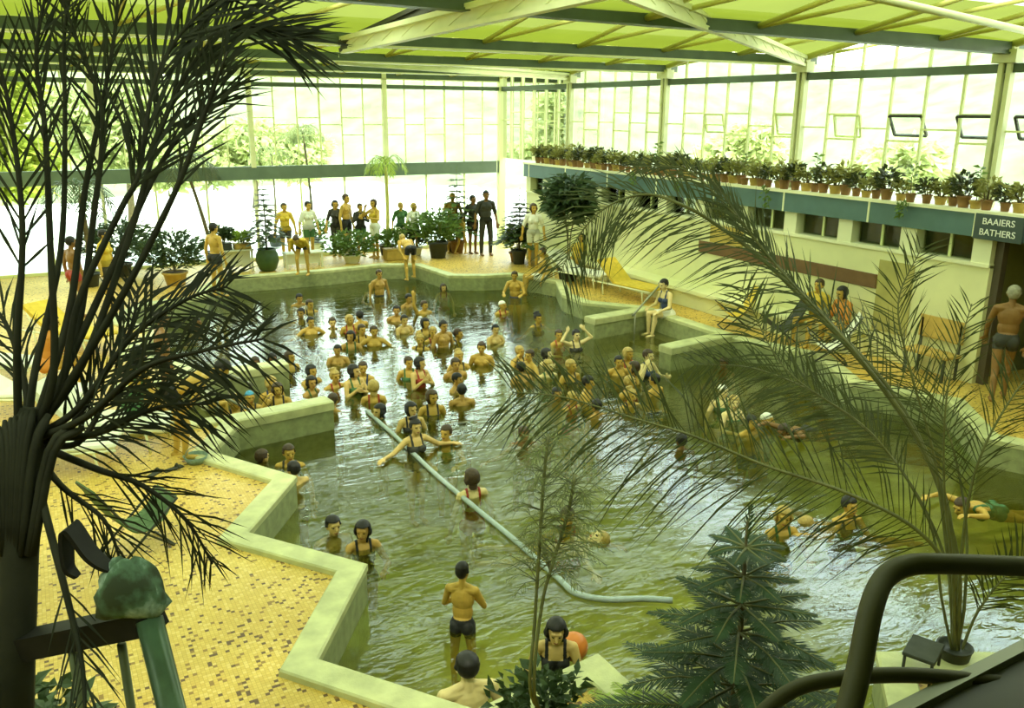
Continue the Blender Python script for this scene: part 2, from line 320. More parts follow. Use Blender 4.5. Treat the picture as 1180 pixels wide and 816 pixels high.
# far glazed wall
PX=[XG-4.06*i for i in range(6)]
for i in range(5):
    x1,x0=PX[i],PX[i+1]; b=MB()
    for k in range(7):
        x=x0+(x1-x0)*k/6; bar(b,(x,YF,2.73),(x,YF,ZV),.035 if k%3 else .05)
        if k%2==0: bar(b,(x,YF,0.02),(x,YF,2.36),.05)
        if k<6:
            x2=x0+(x1-x0)*(k+1)/6
            if k%2==0: bar(b,(x,YF,4.1),(x2,YF,4.1),.03); bar(b,(x,YF,3.6),(x2,YF,3.6),.03)
            else: bar(b,(x,YF,3.9),(x2,YF,3.9),.03)
    bar(b,(x0,YF,.04),(x1,YF,.04),.08)
    w=struct(b.build('window_%d'%wn,M_rib)); wn+=1
    b=MB(); b.box((x0,YF+.03,0.02),(x1,YF+.036,ZV)); b.build('pane',M_pane,w)
    b=MB(); b.box((x0,YF-.06,ZT-.06),(x1,YF+.06,ZT+.06)); struct(b.build('trim_transom',M_green))
    b=MB(); b.box((x0,YF-.08,2.36),(x1,YF+.08,2.735)); struct(b.build('trim_band',mat('green grey band',(.12,.17,.11),.5,.12,3)))
for x in PX[1:]:
    b=MB(); b.box((x-.07,YF-.1,2.7),(x+.07,YF+.02,ZV)); b.box((x-.04,YF-.04,0),(x+.04,YF+.04,2.4)); struct(b.build('column_far',M_paint))
b=MB(); b.box((XG-.1,YF-.12,0),(XG+.12,YF+.1,ZV)); struct(b.build('column_corner',M_rib))
# folded roof: valleys across the hall, ridges between
X0=-9.
for i in range(len(VY)-1):
    y1,y0=VY[i],VY[i+1]; ym=(y0+y1)/2; k=.64
    for ya in (y0,y1):
        yk=ya+(ym-ya)*k; zk=ZV+(ZR-ZV)*k
        b=MB(); b.add([(X0,ya,ZV),(XG+.3,ya,ZV),(XG+.3,yk,zk),(X0,yk,zk)],[(0,1,2,3)]); b.k=1
        b.add([(X0,yk,zk),(XG+.3,yk,zk),(XG+.3,ym,ZR),(X0,ym,ZR)],[(0,1,2,3)])
        struct(b.build('ceiling_sheet',[M_sheet,M_sky] if i<6 else [M_shade_board,M_shade_board]))  # last bay, out of view, made opaque to shade the foreground
    b=MB(); b.tube([(X0,ym,ZR-.07),(XG+.2,ym,ZR-.07)],.04,8); struct(b.build('beam_ridge',M_yel))
    for ya,s in ((y0,1),(y1,-1)):
        b=MB(); x=XG-.06; j=0
        while x>X0:
            b.tube([(x,ya,ZV-.05),(x,ym,ZR-.09)],.035 if j else .06,6)
            if s<0: b.tube([(x,ya-.05,ZV-.05),(x+1.2,ym,ZR-.1)],.03,6)
            x-=1.79; j+=1
        struct(b.build('beam_rafters',M_yel))
for i,y in enumerate(VY):
    t=.16 if i==4 else 0; b=MB(); b.beam((X0,y,ZV-.09+t*1.5),(XG+.25,y,ZV-.09),.14,.16); struct(b.build('beam_valley',M_green))
    b=MB(); b.beam((X0,y,ZV-.18+t*1.5),(XG+.2,y,ZV-.18),.2,.03); struct(b.build('beam_flange',M_paint if i<4 else M_green))
# pale trusses under the roof
def truss(name,a,c,m,d=.16,w=.09):
    a=V(*a); c=V(*c); b=MB(); dz=V(0,0,d); n=max(2,int((c-a).length/.7))
    b.beam(a,c,w,.06); b.beam(a-dz,c-dz,w*.8,.05); b.beam(a-dz*.5,c-dz*.5,.012,d)
    for i in range(n): b.beam(a+(c-a)*i/n-dz,a+(c-a)*(i+1)/n,.03,.03)
    return struct(b.build(name,m))
truss('beam_brace',(XG-.1,13.0,5.38),(4.9,7.0,5.5),M_paint,.15,.10)
truss('beam_brace',(4.3,13.0,5.32),(4.3,6.,5.4),M_paint,.18,.14)
truss('beam_brace',(4.25,13.0,5.26),(5.1,10.9,5.8),M_dark,.1,.1)
truss('beam_brace',(XG-.1,21.7,5.34),(5.6,17.4,5.34),M_paint,.14,.1)
truss('beam_brace',(1.55,17.4,5.34),(5.6,25.9,5.34),M_paint,.1,.08)
b=MB(); b.tube([(6.,6.2,5.5),(13.6,7.6,5.3)],.045,8); struct(b.build('beam_pipe',M_paint))
# walls out of sight that close the hall
M_side=mat('side wall',(.35,.36,.2),.7)
b=MB(); b.box((-9.2,-4,0),(-9,26,ZV)); struct(b.build('wall_left',M_side))
b=MB(); b.box((-9.2,-4.2,0),(17.5,-4,ZV)); struct(b.build('wall_back',M_side))
b=MB(); b.box((XG-.1,-4,0),(XG+.1,4.4,ZV)); b.box((XG+.3,-4,0),(17.5,3,2.8)); struct(b.build('wall_right_near',M_side))
# gallery the picture is taken from
b=MB(); b.box((-9,-4,2.5),(13,.5,2.66)); struct(b.build('floor_gallery',M_side))
# ------------------------------------------------------------------ outside
M_ground=mat('pale gravel',(.75,.76,.62),.8,.08,1.2)
M_hill=mat('hill grass',(.165,.19,.09),.9,.35,.55)
b=MB(); b.add([(-90,YF+.2,-.05),(120,YF+.2,-.05),(120,160,-.05),(-90,160,-.05)],[(0,1,2,3)]); b.add([(17.5,-40,-.05),(120,-40,-.05),(120,YF+.2,-.05),(17.5,YF+.2,-.05)],[(0,1,2,3)])
struct(b.build('ground_outside',M_ground))
b=MB(); N=60; rng=random.Random(3); vs=[]
def hz(u,v): return 9*v**1.2+1.2*math.sin(u*.21+v*2)+.9*math.sin(u*.53+1)+.5*math.sin(u*1.3+v*7)
pa=[(-70,62),(-10,46),(14,46),(40,40),(46,20),(44,-10),(60,-45)]
path=[]
for i in range(len(pa)-1):
    for k in range(10): t=k/10; path.append((pa[i][0]*(1-t)+pa[i+1][0]*t,pa[i][1]*(1-t)+pa[i+1][1]*t))
for i,(x,y) in enumerate(path):
    cx,cy=x-8,y-8; L=math.hypot(cx,cy)
    for j in range(8):
        v=j/7; vs.append((x+cx/L*v*30,y+cy/L*v*30,-.3+max(0,hz(i*1.,v))*(0 if j==0 else 1)))
nn=len(path); b.add(vs,[(i*8+j,i*8+j+1,(i+1)*8+j+1,(i+1)*8+j) for i in range(nn-1) for j in range(7)],True)
struct(b.build('hills',M_hill))
# ------------------------------------------------------------------ light
w=bpy.data.worlds.new('sky'); sc.world=w; w.use_nodes=True; nt=w.node_tree; n=nt.nodes; L=nt.links
tc=n.new('ShaderNodeTexCoord'); sx=n.new('ShaderNodeSeparateXYZ'); L.new(tc.outputs['Generated'],sx.inputs[0])
cr=n.new('ShaderNodeValToRGB'); e=cr.color_ramp.elements; e[0].position=0; e[0].color=(1,1,.80,1); e[1].position=.7; e[1].color=(.62,.82,1,1); x=e.new(.25); x.color=(.95,1,.92,1)
L.new(sx.outputs['Z'],cr.inputs['Fac']); L.new(cr.outputs[0],n['Background'].inputs['Color']); n['Background'].inputs['Strength'].default_value=7.
sl=bpy.data.lights.new('sun','SUN'); sl.energy=9.; sl.color=(1,.97,.78); sl.angle=math.radians(3); so=bpy.data.objects.new('sun',sl); COL.objects.link(so)
so.rotation_euler=V(-.35,-.55,1.).to_track_quat('Z','Y').to_euler()
sc.view_settings.view_transform='Standard'; sc.view_settings.look='None'; sc.view_settings.gamma=1; sc.view_settings.use_curve_mapping=False; sc.view_settings.exposure=-.03
sc.cycles.use_denoising=True; sc.cycles.max_bounces=10; sc.cycles.transparent_max_bounces=24; sc.cycles.caustics_reflective=False; sc.cycles.caustics_refractive=False
# ------------------------------------------------------------------ plants
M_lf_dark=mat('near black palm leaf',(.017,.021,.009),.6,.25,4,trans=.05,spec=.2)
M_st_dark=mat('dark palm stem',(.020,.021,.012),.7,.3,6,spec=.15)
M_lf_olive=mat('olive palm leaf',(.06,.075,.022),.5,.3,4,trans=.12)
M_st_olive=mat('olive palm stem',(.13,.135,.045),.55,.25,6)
M_lf_pine=mat('pine needle green',(.026,.058,.018),.55,.3,6,trans=.12)
M_lf_mid=mat('mid green leaf',(.11,.18,.035),.5,.35,6,trans=.25)
M_lf_lime=mat('lime green leaf',(.30,.40,.06),.5,.3,6,trans=.3)
M_lf_pale=mat('pale sunlit leaf',(.42,.46,.22),.6,.25,3,trans=.5)
M_lf_ledge=mat('ledge plant leaf',(.24,.24,.06),.55,.5,9,trans=.25)
M_lf_yg=mat('yellow green tree leaf',(.30,.34,.045),.6,.3,3,trans=.45)
M_lf_deep=mat('deep green leaf',(.05,.085,.03),.5,.35,6,trans=.15)
M_lf_wisp=mat('wispy olive leaf',(.15,.18,.05),.6,.25,6,trans=.25)
M_bark=mat('grey brown bark',(.13,.105,.05),.8,.3,10,.3,40)
M_terra=mat('terracotta pot',(.27,.145,.05),.7,.2,10)
M_potg=mat('green glazed pot',(.05,.10,.03),.4,.2,6)
M_potd=mat('dark pot',(.04,.045,.035),.5,.2,6)
M_potw=mat('white planter',(.78,.80,.66),.5,.06,5)
M_potb=mat('ochre planter',(.48,.33,.08),.6,.15,6)
M_soil=mat('potting soil',(.05,.035,.015),.9,.4,20)
RN=random.Random(11)
def strap(b,p,d,side,L,w,droop):         # one leaflet: base, belly, tip, bending down
    m=p+d*(L*.5)+V(0,0,-droop*L*.18); t=p+d*L+V(0,0,-droop*L*.7); s=side*w/2
    b.add([p-s*.5,p+s*.5,m+s,m-s,t],[(0,1,2,3),(3,2,4)])
def frond(b,pts,L,w,n,ang,droop=.3,t0=.15,t1=1.,face=None,r0=.012,r1=.003,seg=6,jit=.25,taper=.55,up=0.,k=(1,0),one=0):
    P=spline(pts,seg); N=len(P)-1; b.k=k[0]
    b.tube(P,[r0+(r1-r0)*i/N for i in range(N+1)],5); b.k=k[1]
    for i in range(n):
        t=t0+(t1-t0)*(i+.5)/n; x=t*N; j=min(int(x),N-1); p=P[j].lerp(P[j+1],x-j); T=(P[j+1]-P[j]).normalized()
        f=Vector(face) if face is not None else V(0,0,1)
        S=T.cross(f); S=S.normalized() if S.length>.05 else T.orthogonal().normalized()
        ll=L*(1-taper*abs(2*(i+.5)/n-.8)**1.5)
        for sg in ((-1,1) if not one else (one,)):
            a=ang+RN.uniform(-jit,jit); d=T*math.cos(a)+S*sg*math.sin(a)+S.cross(T)*RN.uniform(-jit,jit)*.8+V(0,0,up)
            d.normalize(); strap(b,p,d,d.cross(S.cross(T)).normalized() if abs(d.dot(S.cross(T)))<.95 else S,ll*RN.uniform(.8,1.15),w*RN.uniform(.8,1.2),droop*RN.uniform(.5,1.4))
def leaf(b,p,d,L,w):
    d=d.normalized(); s=d.cross(V(RN.uniform(-1,1),RN.uniform(-1,1),RN.uniform(.2,1))); s=s.normalized()*w/2; u=s.cross(d).normalized()*w*.15
    b.add([p,p+d*L*.45+s+u,p+d*L-V(0,0,L*.15),p+d*L*.45-s+u,p+d*L*.45],[(0,1,4),(1,2,4),(2,3,4),(3,0,4)])
def shrubmesh(c,r,n,L,w,updir=.5,stems=6,z0=0.):
    n=int(n*1.6); L*=1.15; w*=1.25
    f=MB(); s=MB(); c=Vector(c)
    for i in range(stems):
        a=RN.uniform(0,2*PI); e=c+V(math.cos(a)*r[0]*.6,math.sin(a)*r[1]*.6,RN.uniform(-.2,.5)*r[2])
        s.tube(spline([V(c.x+math.cos(a)*.03,c.y+math.sin(a)*.03,z0),V(c.x,c.y,(z0+c.z)/2)+V(math.cos(a),math.sin(a),0)*.06,e],3),[.012]*3+[.009]*3+[.004],5)
    for i in range(n):
        a=RN.uniform(0,2*PI); z=RN.uniform(-1,1); q=RN.random()**.4; h=math.sqrt(1-z*z)*q; lump=1+.25*math.sin(a*3+z*4)
        p=c+V(math.cos(a)*h*r[0]*lump,math.sin(a)*h*r[1]*lump,z*q*r[2])
        leaf(f,p,V(math.cos(a)+RN.uniform(-.8,.8),math.sin(a)+RN.uniform(-.8,.8),updir+RN.uniform(-.6,.8)),L*RN.uniform(.6,1.3),w*RN.uniform(.7,1.2))
    return f,s
def potmesh(r,h,kind='round'):
    b=MB()
    if kind=='round':
        b.lathe([(r*.70,0),(r*.74,.01),(r*.95,h*.82),(r*1.06,h*.84),(r*1.08,h),(r*.96,h),(r*.93,h*.9),(r*.02,h*.9)],n=20); 
    elif kind=='bulb':
        b.lathe([(r*.6,0),(r*.8,h*.1),(r*1.05,h*.45),(r*1.0,h*.75),(r*.82,h*.92),(r*.88,h),(r*.78,h),(r*.75,h*.9),(r*.02,h*.9)],n=20)
    else:
        b.rbox((-r,-r*.7,0),(r,r*.7,h*.86),.02); b.rbox((-r*1.05,-r*.75,h*.86),(r*1.05,r*.75,h),.015)
    return b
def soil(r,h,t): b=MB(); b.lathe([(.01,h*.9),(r*.9,h*.9),(r*.88,h*.93),(.01,h*.95)],n=16); return b.build('soil',M_soil,t)
def potted(name,loc,pot,r,h,fol,label,cat='potted plant',group=None,rz=0.,kind='round',potmat=None,mat_l=None):
    t=empty(name,loc,rz,label,cat,group); potmesh(r,h,kind).build('pot',potmat or M_terra,t); soil(r*.8,h,t)
    f,s=fol; s.build('stem',M_bark,t); f.build('foliage',mat_l or M_lf_mid,t); return t
def norfolk(t,z0,z1,R,tiers,nb,needle,matl,nn=22,nw=3.):
    b=MB(); b.tube([(0,0,z0),(.015,0,(z0+z1)/2),(0,.01,z1)],[.03,.02,.006],8); b.build('trunk',M_bark,t)
    for k in range(tiers):
        u=(k+.3)/tiers; z=z0+(z1-z0)*(.12+.86*u); rr=R*(1-u*.82)*RN.uniform(.85,1.1); a0=RN.uniform(0,2*PI)
        for j in range(nb):
            a=a0+2*PI*j/nb+RN.uniform(-.15,.15); d=V(math.cos(a),math.sin(a),0); b=MB()
            pts=[V(0,0,z),d*rr*.5+V(0,0,z+rr*.06),d*rr+V(0,0,z-rr*RN.uniform(-.02,.16)+.12*u*rr)]
            frond(b,pts,needle*rr*.5+.03,nw*(.012+.01*rr),nn,.85,.12,.12,1.,None,.010,.003,3,.15,.6)
            b.build('branch',[matl,M_st_olive],t)
    b=MB(); frond(b,[V(0,0,z1-.12),V(0,0,z1),V(.01,0,z1+.1)],.07,.012,10,.6,0,0.,1.,V(1,0,0),.005,.002,3); b.build('branch',[matl,M_st_olive],t)
# -- far row of plants beyond the pool
t=empty('norfolk_pine',G(309,312),0,'slim tiered Norfolk pine in a green bulbous pot by the white stand','potted tree')
potmesh(.3,.62,'bulb').build('pot',M_potg,t); norfolk(t,.55,2.35,.75,11,7,.45,M_lf_deep,16)
q=V(11.55,24.6,0); t=empty('norfolk_pine',q,0,'tiered Norfolk pine just left of the glass corner','potted tree')
potmesh(.24,.4).build('pot',M_terra,t); norfolk(t,.35,2.6,.95,11,8,.42,M_lf_mid,18)
t=empty('norfolk_pine',G(598,304),0,'dense dark Norfolk pine in a black pot on the far right deck','potted tree')
potmesh(.22,.42).build('pot',M_potd,t); norfolk(t,.4,2.1,.85,12,8,.46,M_lf_deep,18)
potted('potted_shrub',G(406,303),0,.26,.26,shrubmesh((0,0,.55),(.75,.6,.36),420,.16,.07),'wide low light green shrub in a pot beside the women at the far glass','potted plant',mat_l=M_lf_mid,potmat=M_potw)
potted('potted_shrub',G(505,297),0,.3,.5,shrubmesh((0,0,.95),(.72,.7,.5),520,.18,.07,.6),'big rounded dark green bush in a black tub on the far deck','potted plant',mat_l=M_lf_mid,potmat=M_potd)
potted('potted_shrub',G(480,294),0,.18,.25,shrubmesh((0,0,.6),(.38,.35,.36),180,.22,.06,.7),'small dark spiky plant left of the big rounded bush','potted plant',mat_l=M_lf_deep,potmat=M_potw)
potted('planter_box',G(454,299),0,.28,.34,shrubmesh((0,0,.62),(.34,.3,.3),200,.18,.06,.8),'ochre square planter with upright green leaves on the far deck','planter',kind='box',potmat=M_potb,mat_l=M_lf_mid)
potted('potted_shrub',G(203,328),0,.3,.34,shrubmesh((0,0,.85),(.75,.6,.5),520,.22,.06,.4),'dark bushy shrub in an ochre pot on the left deck behind the pool rim','potted plant',potmat=M_potb,mat_l=M_lf_deep)
potted('potted_shrub',G(140,318),0,.3,.34,shrubmesh((0,0,.95),(.85,.7,.55),520,.26,.06,.3),'wide dark layered shrub left of the ochre potted shrub','potted plant',potmat=M_potd,mat_l=M_lf_deep)
potted('potted_shrub',V(12.45,22.3,0),0,.25,.3,shrubmesh((0,0,.7),(.4,.4,.4),260,.2,.06,.5),'loose yellow green plant at the foot of the wall by the glass corner','potted plant',potmat=M_terra,mat_l=M_lf_lime)
potted('potted_shrub',G(365,292),0,.24,.36,shrubmesh((0,0,.7),(.4,.35,.35),220,.2,.05,.6),'leafy plant in a white tub behind the boy in yellow','potted plant',potmat=M_potw,mat_l=M_lf_mid)
potted('potted_shrub',G(520,290),0,.22,.3,shrubmesh((0,0,.7),(.4,.35,.4),220,.2,.05,.6),'mid green shrub at the right shoulder of the big rounded bush','potted plant',potmat=M_potd,mat_l=M_lf_mid)
potted('potted_tree',V(12.2,19.1,0),0,.3,.4,shrubmesh((0,0,2.15),(.5,.62,.6),700,.3,.09,.1,7,.4),'tall dark leafy tree against the right end of the fascia','potted tree',potmat=M_potd,mat_l=M_lf_deep)
# slender palms against the far glass
def palm(loc,h,lean,nf,L,leafL,label,matl,rt=.05,pot=True,droop=.5):
    t=empty('potted_palm',loc,0,label,'palm'); 
    if pot: potmesh(.24,.34).build('pot',M_potd,t)
    b=MB(); top=V(lean[0],lean[1],h); b.tube(spline([V(0,0,.2),top*.5+V(.05,0,0),top],5),[rt*1.2]*5+[rt]*5+[rt*.8],8); b.build('trunk',M_bark if matl is not M_lf_lime else M_yel,t)
    for i in range(nf):
        a=2*PI*i/nf+RN.uniform(-.3,.3); d=V(math.cos(a),math.sin(a),0); e=RN.uniform(.1,.7); b=MB()
        frond(b,[top,top+d*L*.35+V(0,0,L*(.25+.25*e)),top+d*L*.75+V(0,0,L*.2*e),top+d*L*.95+V(0,0,-L*droop*(1-.6*e))],leafL,.03,16,.7,.5,.2,1,None,.01,.003,4)
        b.build('frond',[matl,M_st_olive],t)
    return t
palm(G(247,303),2.75,(-.55,-.1),11,.95,.36,'tall thin leaning palm with a dark drooping crown against the far glass',M_lf_olive,.045)
palm(G(446,294),2.75,(.05,0),9,.7,.3,'pale slender palm reaching the green band right of the women',M_lf_lime,.05)
palm(G(362,286),3.6,(-.15,0),9,.75,.34,'tall wispy palm rising past the green band behind the seated people',M_lf_wisp,.035,True,.4)
palm(G(318,284),2.9,(.05,.0),6,.8,.3,'thin arching palm behind the slim Norfolk pine',M_lf_wisp,.03,True,.3)
palm(G(105,330),2.2,(.0,0),10,1.0,.4,'low spreading palm half hidden behind the dark left palm',M_lf_deep,.06)
# row of pots on the ledge over the changing rooms
pm_=[MB() for _ in range(1)]; potm=potmesh(.085,.15).mesh('pot',M_terra); potm2=potmesh(.1,.13).mesh('pot',M_potb)
fols=[]
for k in range(6):
    f,s=shrubmesh((0,0,.24+.03*(k%3)),(.15+.02*(k%2),.15,.12+.03*(k%3)),70,.11,.045,.5,4,.12); fols.append((f.mesh('foliage',[M_lf_ledge,M_lf_olive,M_lf_ledge][k%3]),s.mesh('stem',M_bark)))
for k in range(2):
    f=MB(); s=MB(); s.tube([(0,0,.1),(.02,.02,.4),(.0,.0,.66)],[.008,.006,.003],5)
    for i in range(16): leaf(f,V(0,0,.25+.026*i),V(math.cos(i*2.4),math.sin(i*2.4),.4),.14,.06)
    fols.append((f.mesh('foliage',M_lf_mid),s.mesh('stem',M_bark)))
y=8.05; i=0
while y<22.9:
    kind='bushy'; fi=i%6; sc_=RN.uniform(.95,1.3)
    if i in (3,8,17,25,38): fi=6+i%2; kind='tall leggy'; sc_=RN.uniform(.9,1.2)
    lab='%s green plant in %s pot on the ledge, number %d from the sign'%(kind,'a terracotta' if i%3 else 'an ochre',i+1)
    t=empty('ledge_plant',(XF+.06+RN.uniform(-.03,.1),y,2.84),RN.uniform(0,6),lab,'potted plant','potted plants along the ledge'); t.scale=(sc_,)*3
    for nm,me in (('pot',potm if i%3 else potm2),('stem',fols[fi][1]),('foliage',fols[fi][0])):
        o=bpy.data.objects.new(nm,me); COL.objects.link(o); o.parent=t
    y+=RN.uniform(.2,.27); i+=1
# trailing strands over the fascia
for k,(yy,L) in enumerate(((13.1,.42),(9.9,.3),(15.9,.34),(17.6,.3))):
    f=MB(); f.k=1; f.tube([(0,0,.05),(-.05,0,0),(-.07,.02,-L)],.005,5); f.k=0
    for j in range(40): leaf(f,V(-.07+RN.uniform(-.03,.02),RN.uniform(-.1,.1),.05-RN.random()*L),V(RN.uniform(-1,.2),RN.uniform(-1,1),-.4),.09,.05)
    tag(f.build('trailing_plant',[M_lf_mid,M_bark],None,(XF-.14,yy,2.86)),'green strand trailing over the fascia, number %d counted from the bathers sign'%([2,1,3,4][k]),'plant','strands trailing over the fascia')
# -- dark palm at the left edge, close to the gallery
t=empty('dark_palm',at(20,900,3.6),0,'near black palm clump filling the left edge of the view','palm'); base=t.location.copy()
def A(px,py,d=3.6): return at(px,py,d)-base
b=MB(); b.tube([A(12,905),A(16,780),A(22,640),A(28,520),A(36,470)],[.085,.08,.075,.085,.05],10)
for q in range(16):
    a=RN.uniform(-1,1); b.tube(spline([A(20+a*18,640,3.55),A(30+a*34,520,3.52),A(40+a*60,470-abs(a)*-25,3.55)],3),[.02]*3+[.018]*3+[.008],5)
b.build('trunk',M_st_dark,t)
DP=[([(32,507),(95,420),(150,270),(185,150),(225,70),(275,30),(345,46)],.55,.020,34,.45,.1,.45),
 ([(37,505),(62,430),(58,280),(52,150),(42,60),(60,-40)],.30,.016,16,.4,.0,.5),
 ([(37,505),(85,400),(108,250),(118,130),(90,50),(66,-20)],.34,.018,18,.4,.0,.45),
 ([(37,502),(80,360),(98,220),(122,100),(135,10),(130,-60)],.36,.018,18,.4,.0,.4),
 ([(42,500),(120,330),(185,190),(235,125),(275,96)],.34,.016,14,.35,.1,.5),
 ([(42,500),(130,360),(200,225),(240,120),(262,60)],.3,.016,14,.35,.1,.5),
 ([(37,507),(100,480),(165,425),(230,405),(305,390)],.42,.018,26,.6,.35,.25),
 ([(37,510),(110,540),(165,560),(215,600),(245,650)],.35,.014,16,.5,.3,.3),
 ([(32,515),(75,680),(95,770),(98,860)],.3,.014,10,.5,.3,.3),
 ([(22,500),(20,400),(26,260),(10,120),(-15,30)],.32,.018,16,.45,.0,.4),
 ([(27,502),(30,450),(5,370),(-40,330)],.34,.018,14,.6,.3,.3),
 ([(37,505),(90,470),(150,390),(215,345),(262,330)],.42,.018,26,.6,.4,.25),
 ([(37,505),(110,500),(180,470),(245,465)],.38,.016,20,.6,.4,.3),
 ([(34,505),(70,450),(90,350),(140,240),(160,200),(180,90),(230,15),(300,-20)],.5,.02,28,.45,.1,.5),
 ([(32,505),(40,430),(70,290),(75,150),(75,30),(95,-50)],.3,.016,14,.4,0,.5),
 ([(32,510),(90,510),(130,455),(190,440)],.36,.016,18,.7,.4,.25),
 ([(30,510),(60,520),(115,440),(150,380),(160,330)],.36,.018,18,.6,.3,.3),
 ([(32,510),(70,560),(120,600),(140,650)],.3,.014,12,.6,.4,.3)]
for i,(pp,L,w,n,a,dr,t0) in enumerate(DP):
    dz=RN.uniform(-.45,.45); b=MB(); m=len(pp)
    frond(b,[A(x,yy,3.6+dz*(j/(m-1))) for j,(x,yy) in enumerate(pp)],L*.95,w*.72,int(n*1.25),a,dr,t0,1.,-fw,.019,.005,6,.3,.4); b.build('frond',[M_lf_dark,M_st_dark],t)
# -- feathery palm on the right
rb=V(6.1,3.6,.1); t=empty('feathery_palm',rb,0,'tall olive palm with long arching feathery fronds in a planter at the right','palm')
b=MB(); b.lathe([(.10,-.1),(.11,-.09),(.13,.04),(.14,.06),(.125,.06),(.12,.03),(.01,.03)],n=20); b.build('pot',M_potd,t)
def B(px,py,d): return at(px,py,d)-rb
RP=[([(1100,758,7.0),(1099,650,7.0),(1080,550,7.1),(1020,450,7.2),(950,370,7.3),(880,300,7.4),(830,262,7.5),(790,238,7.5),(745,224,7.6),(700,238,7.6),(668,270,7.7),(645,315,7.7)],.75,.013,115,.75,.5,.22,.034),
 ([(1102,755,7.0),(1095,665,6.9),(1055,610,6.8),(975,568,6.7),(880,536,6.6),(800,503,6.5),(730,482,6.4),(650,458,6.3),(590,452,6.3)],.9,.0125,90,.85,.35,.2,.02),
 ([(1100,755,7.0),(1092,640,6.9),(1075,520,6.8),(1050,430,6.7),(1035,350,6.6),(1062,285,6.5)],.5,.011,34,.7,.25,.45,.018),
 ([(1104,755,7.0),(1108,640,6.8),(1125,540,6.6),(1165,460,6.5),(1215,400,6.4)],.5,.011,34,.7,.3,.4,.018),
 ([(1100,755,7.0),(1088,640,7.1),(1030,530,7.3),(950,460,7.5),(870,425,7.7),(800,420,7.8)],.6,.011,56,.75,.4,.4,.016),
 ([(1100,755,7.0),(1098,660,6.8),(1088,560,6.6),(1092,450,6.4),(1120,350,6.3)],.45,.011,30,.7,.2,.5,.016),
 ([(1102,755,7.0),(1112,690,7.0),(1112,590,7.1),(1085,480,7.2),(1020,400,7.3),(940,360,7.4)],.55,.011,50,.75,.3,.45,.016),
 ([(1106,755,7.0),(1130,700,7.0),(1175,650,6.9),(1230,630,6.8)],.5,.016,36,.75,.4,.3,.014),
 ([(1098,755,7.0),(1085,690,6.9),(1070,600,6.9),(1005,500,6.9),(905,425,6.9),(855,330,6.9)],.55,.016,50,.7,.3,.5,.013),
 ([(1100,755,7.0),(1094,600,7.0),(1040,470,7.1),(960,375,7.3),(890,300,7.4),(840,240,7.4),(790,196,7.5),(730,192,7.5)],.35,.014,40,.4,.15,.55,.024),
 ([(1103,755,7.0),(1103,640,7.0),(1060,510,7.0),(985,405,7.1),(905,318,7.2),(860,262,7.2),(820,205,7.2)],.4,.014,40,.4,.2,.5,.022)]
for pp,L,w,n,a,dr,t0,r in RP:
    b=MB(); frond(b,[B(*p) for p in pp],L,w,n,a,dr,t0,1.,-fw,r,.004,7,.22,.4); b.build('frond',[M_lf_olive,M_st_olive],t)
# -- near Norfolk pine, sapling and low plants on the tiled point below the gallery
t=empty('norfolk_pine',V(3.38,3.3,0),0,'large dark green Norfolk pine close below the gallery','potted tree'); potmesh(.25,.35).build('pot',M_potd,t)
def zat(px,py,x,y):
    d=ray(px,py); return H+d.z*math.hypot(x,y)/math.hypot(d.x,d.y)
norfolk(t,.3,zat(848,600,3.38,3.3),.95,8,8,.36,M_lf_pine,60,.62)
sb=V(2.72,4.3,0); t=empty('sapling',sb,0,'thin wispy sapling with two bare stems in front of the pool','potted tree'); potmesh(.16,.25).build('pot',M_potd,t)
for k,pp in enumerate(([(612,800),(616,720),(621,640),(626,560),(632,500)],[(616,800),(624,700),(640,640),(655,590),(662,548)])):
    P=[at(x,yy,5.25)-sb for x,yy in pp]; P=[V(0,0,.2)]+P; b=MB(); b.tube(spline(P,5),.011,6); b.build('stem',M_st_olive,t); b=MB(); b.k=1
    Q=spline(P,8)
    for j in range(80):
        u=.52+.48*RN.random(); p=Q[int(u*(len(Q)-1))]; a=RN.uniform(0,2*PI); d=V(math.cos(a),math.sin(a),RN.uniform(.1,.7)).normalized(); L=RN.uniform(.2,.42)*(1.2-.5*u)
        frond(b,[p,p+d*L*.55,p+d*L+V(0,0,-.08)],.09,.004,9,.6,.2,.2,1,None,.003,.0015,2,.4)
    b.build('foliage',[M_lf_wisp,M_st_olive],t)
def lowbush(px,py,d,r,n,label,m,L=.09):
    loc=at(px,py,d); f,s=shrubmesh((0,0,r[2]),r,n,L,.05,.5,6,0.); t=empty('low_bush',loc,0,label,'shrub'); s.build('stem',M_bark,t); f.build('foliage',m,t)
potted('potted_shrub',V(2.5,4.15,0),0,.2,.28,shrubmesh((0,0,.52),(.3,.26,.26),260,.1,.05,.6),'small leafy dark bush at the foot of the wispy sapling','potted plant',potmat=M_potd,mat_l=M_lf_deep)
t=potted('potted_fern',V(3.05,3.75,0),0,.22,.25,(MB().ball((0,0,.3),.02),MB().tube([(0,0,.2),(0,0,.3)],.02)),'bright lime fern on the tiled point beside the big pine','fern',potmat=M_terra,mat_l=M_lf_lime)
for i in range(14):
    a=2*PI*i/14; d=V(math.cos(a),math.sin(a),0); b=MB(); frond(b,[V(0,0,.24),d*.22+V(0,0,.5),d*.46+V(0,0,.46)],.11,.03,18,1.0,.3,.1,1,None,.006,.002,4); b.build('frond',[M_lf_lime,M_st_olive],t)
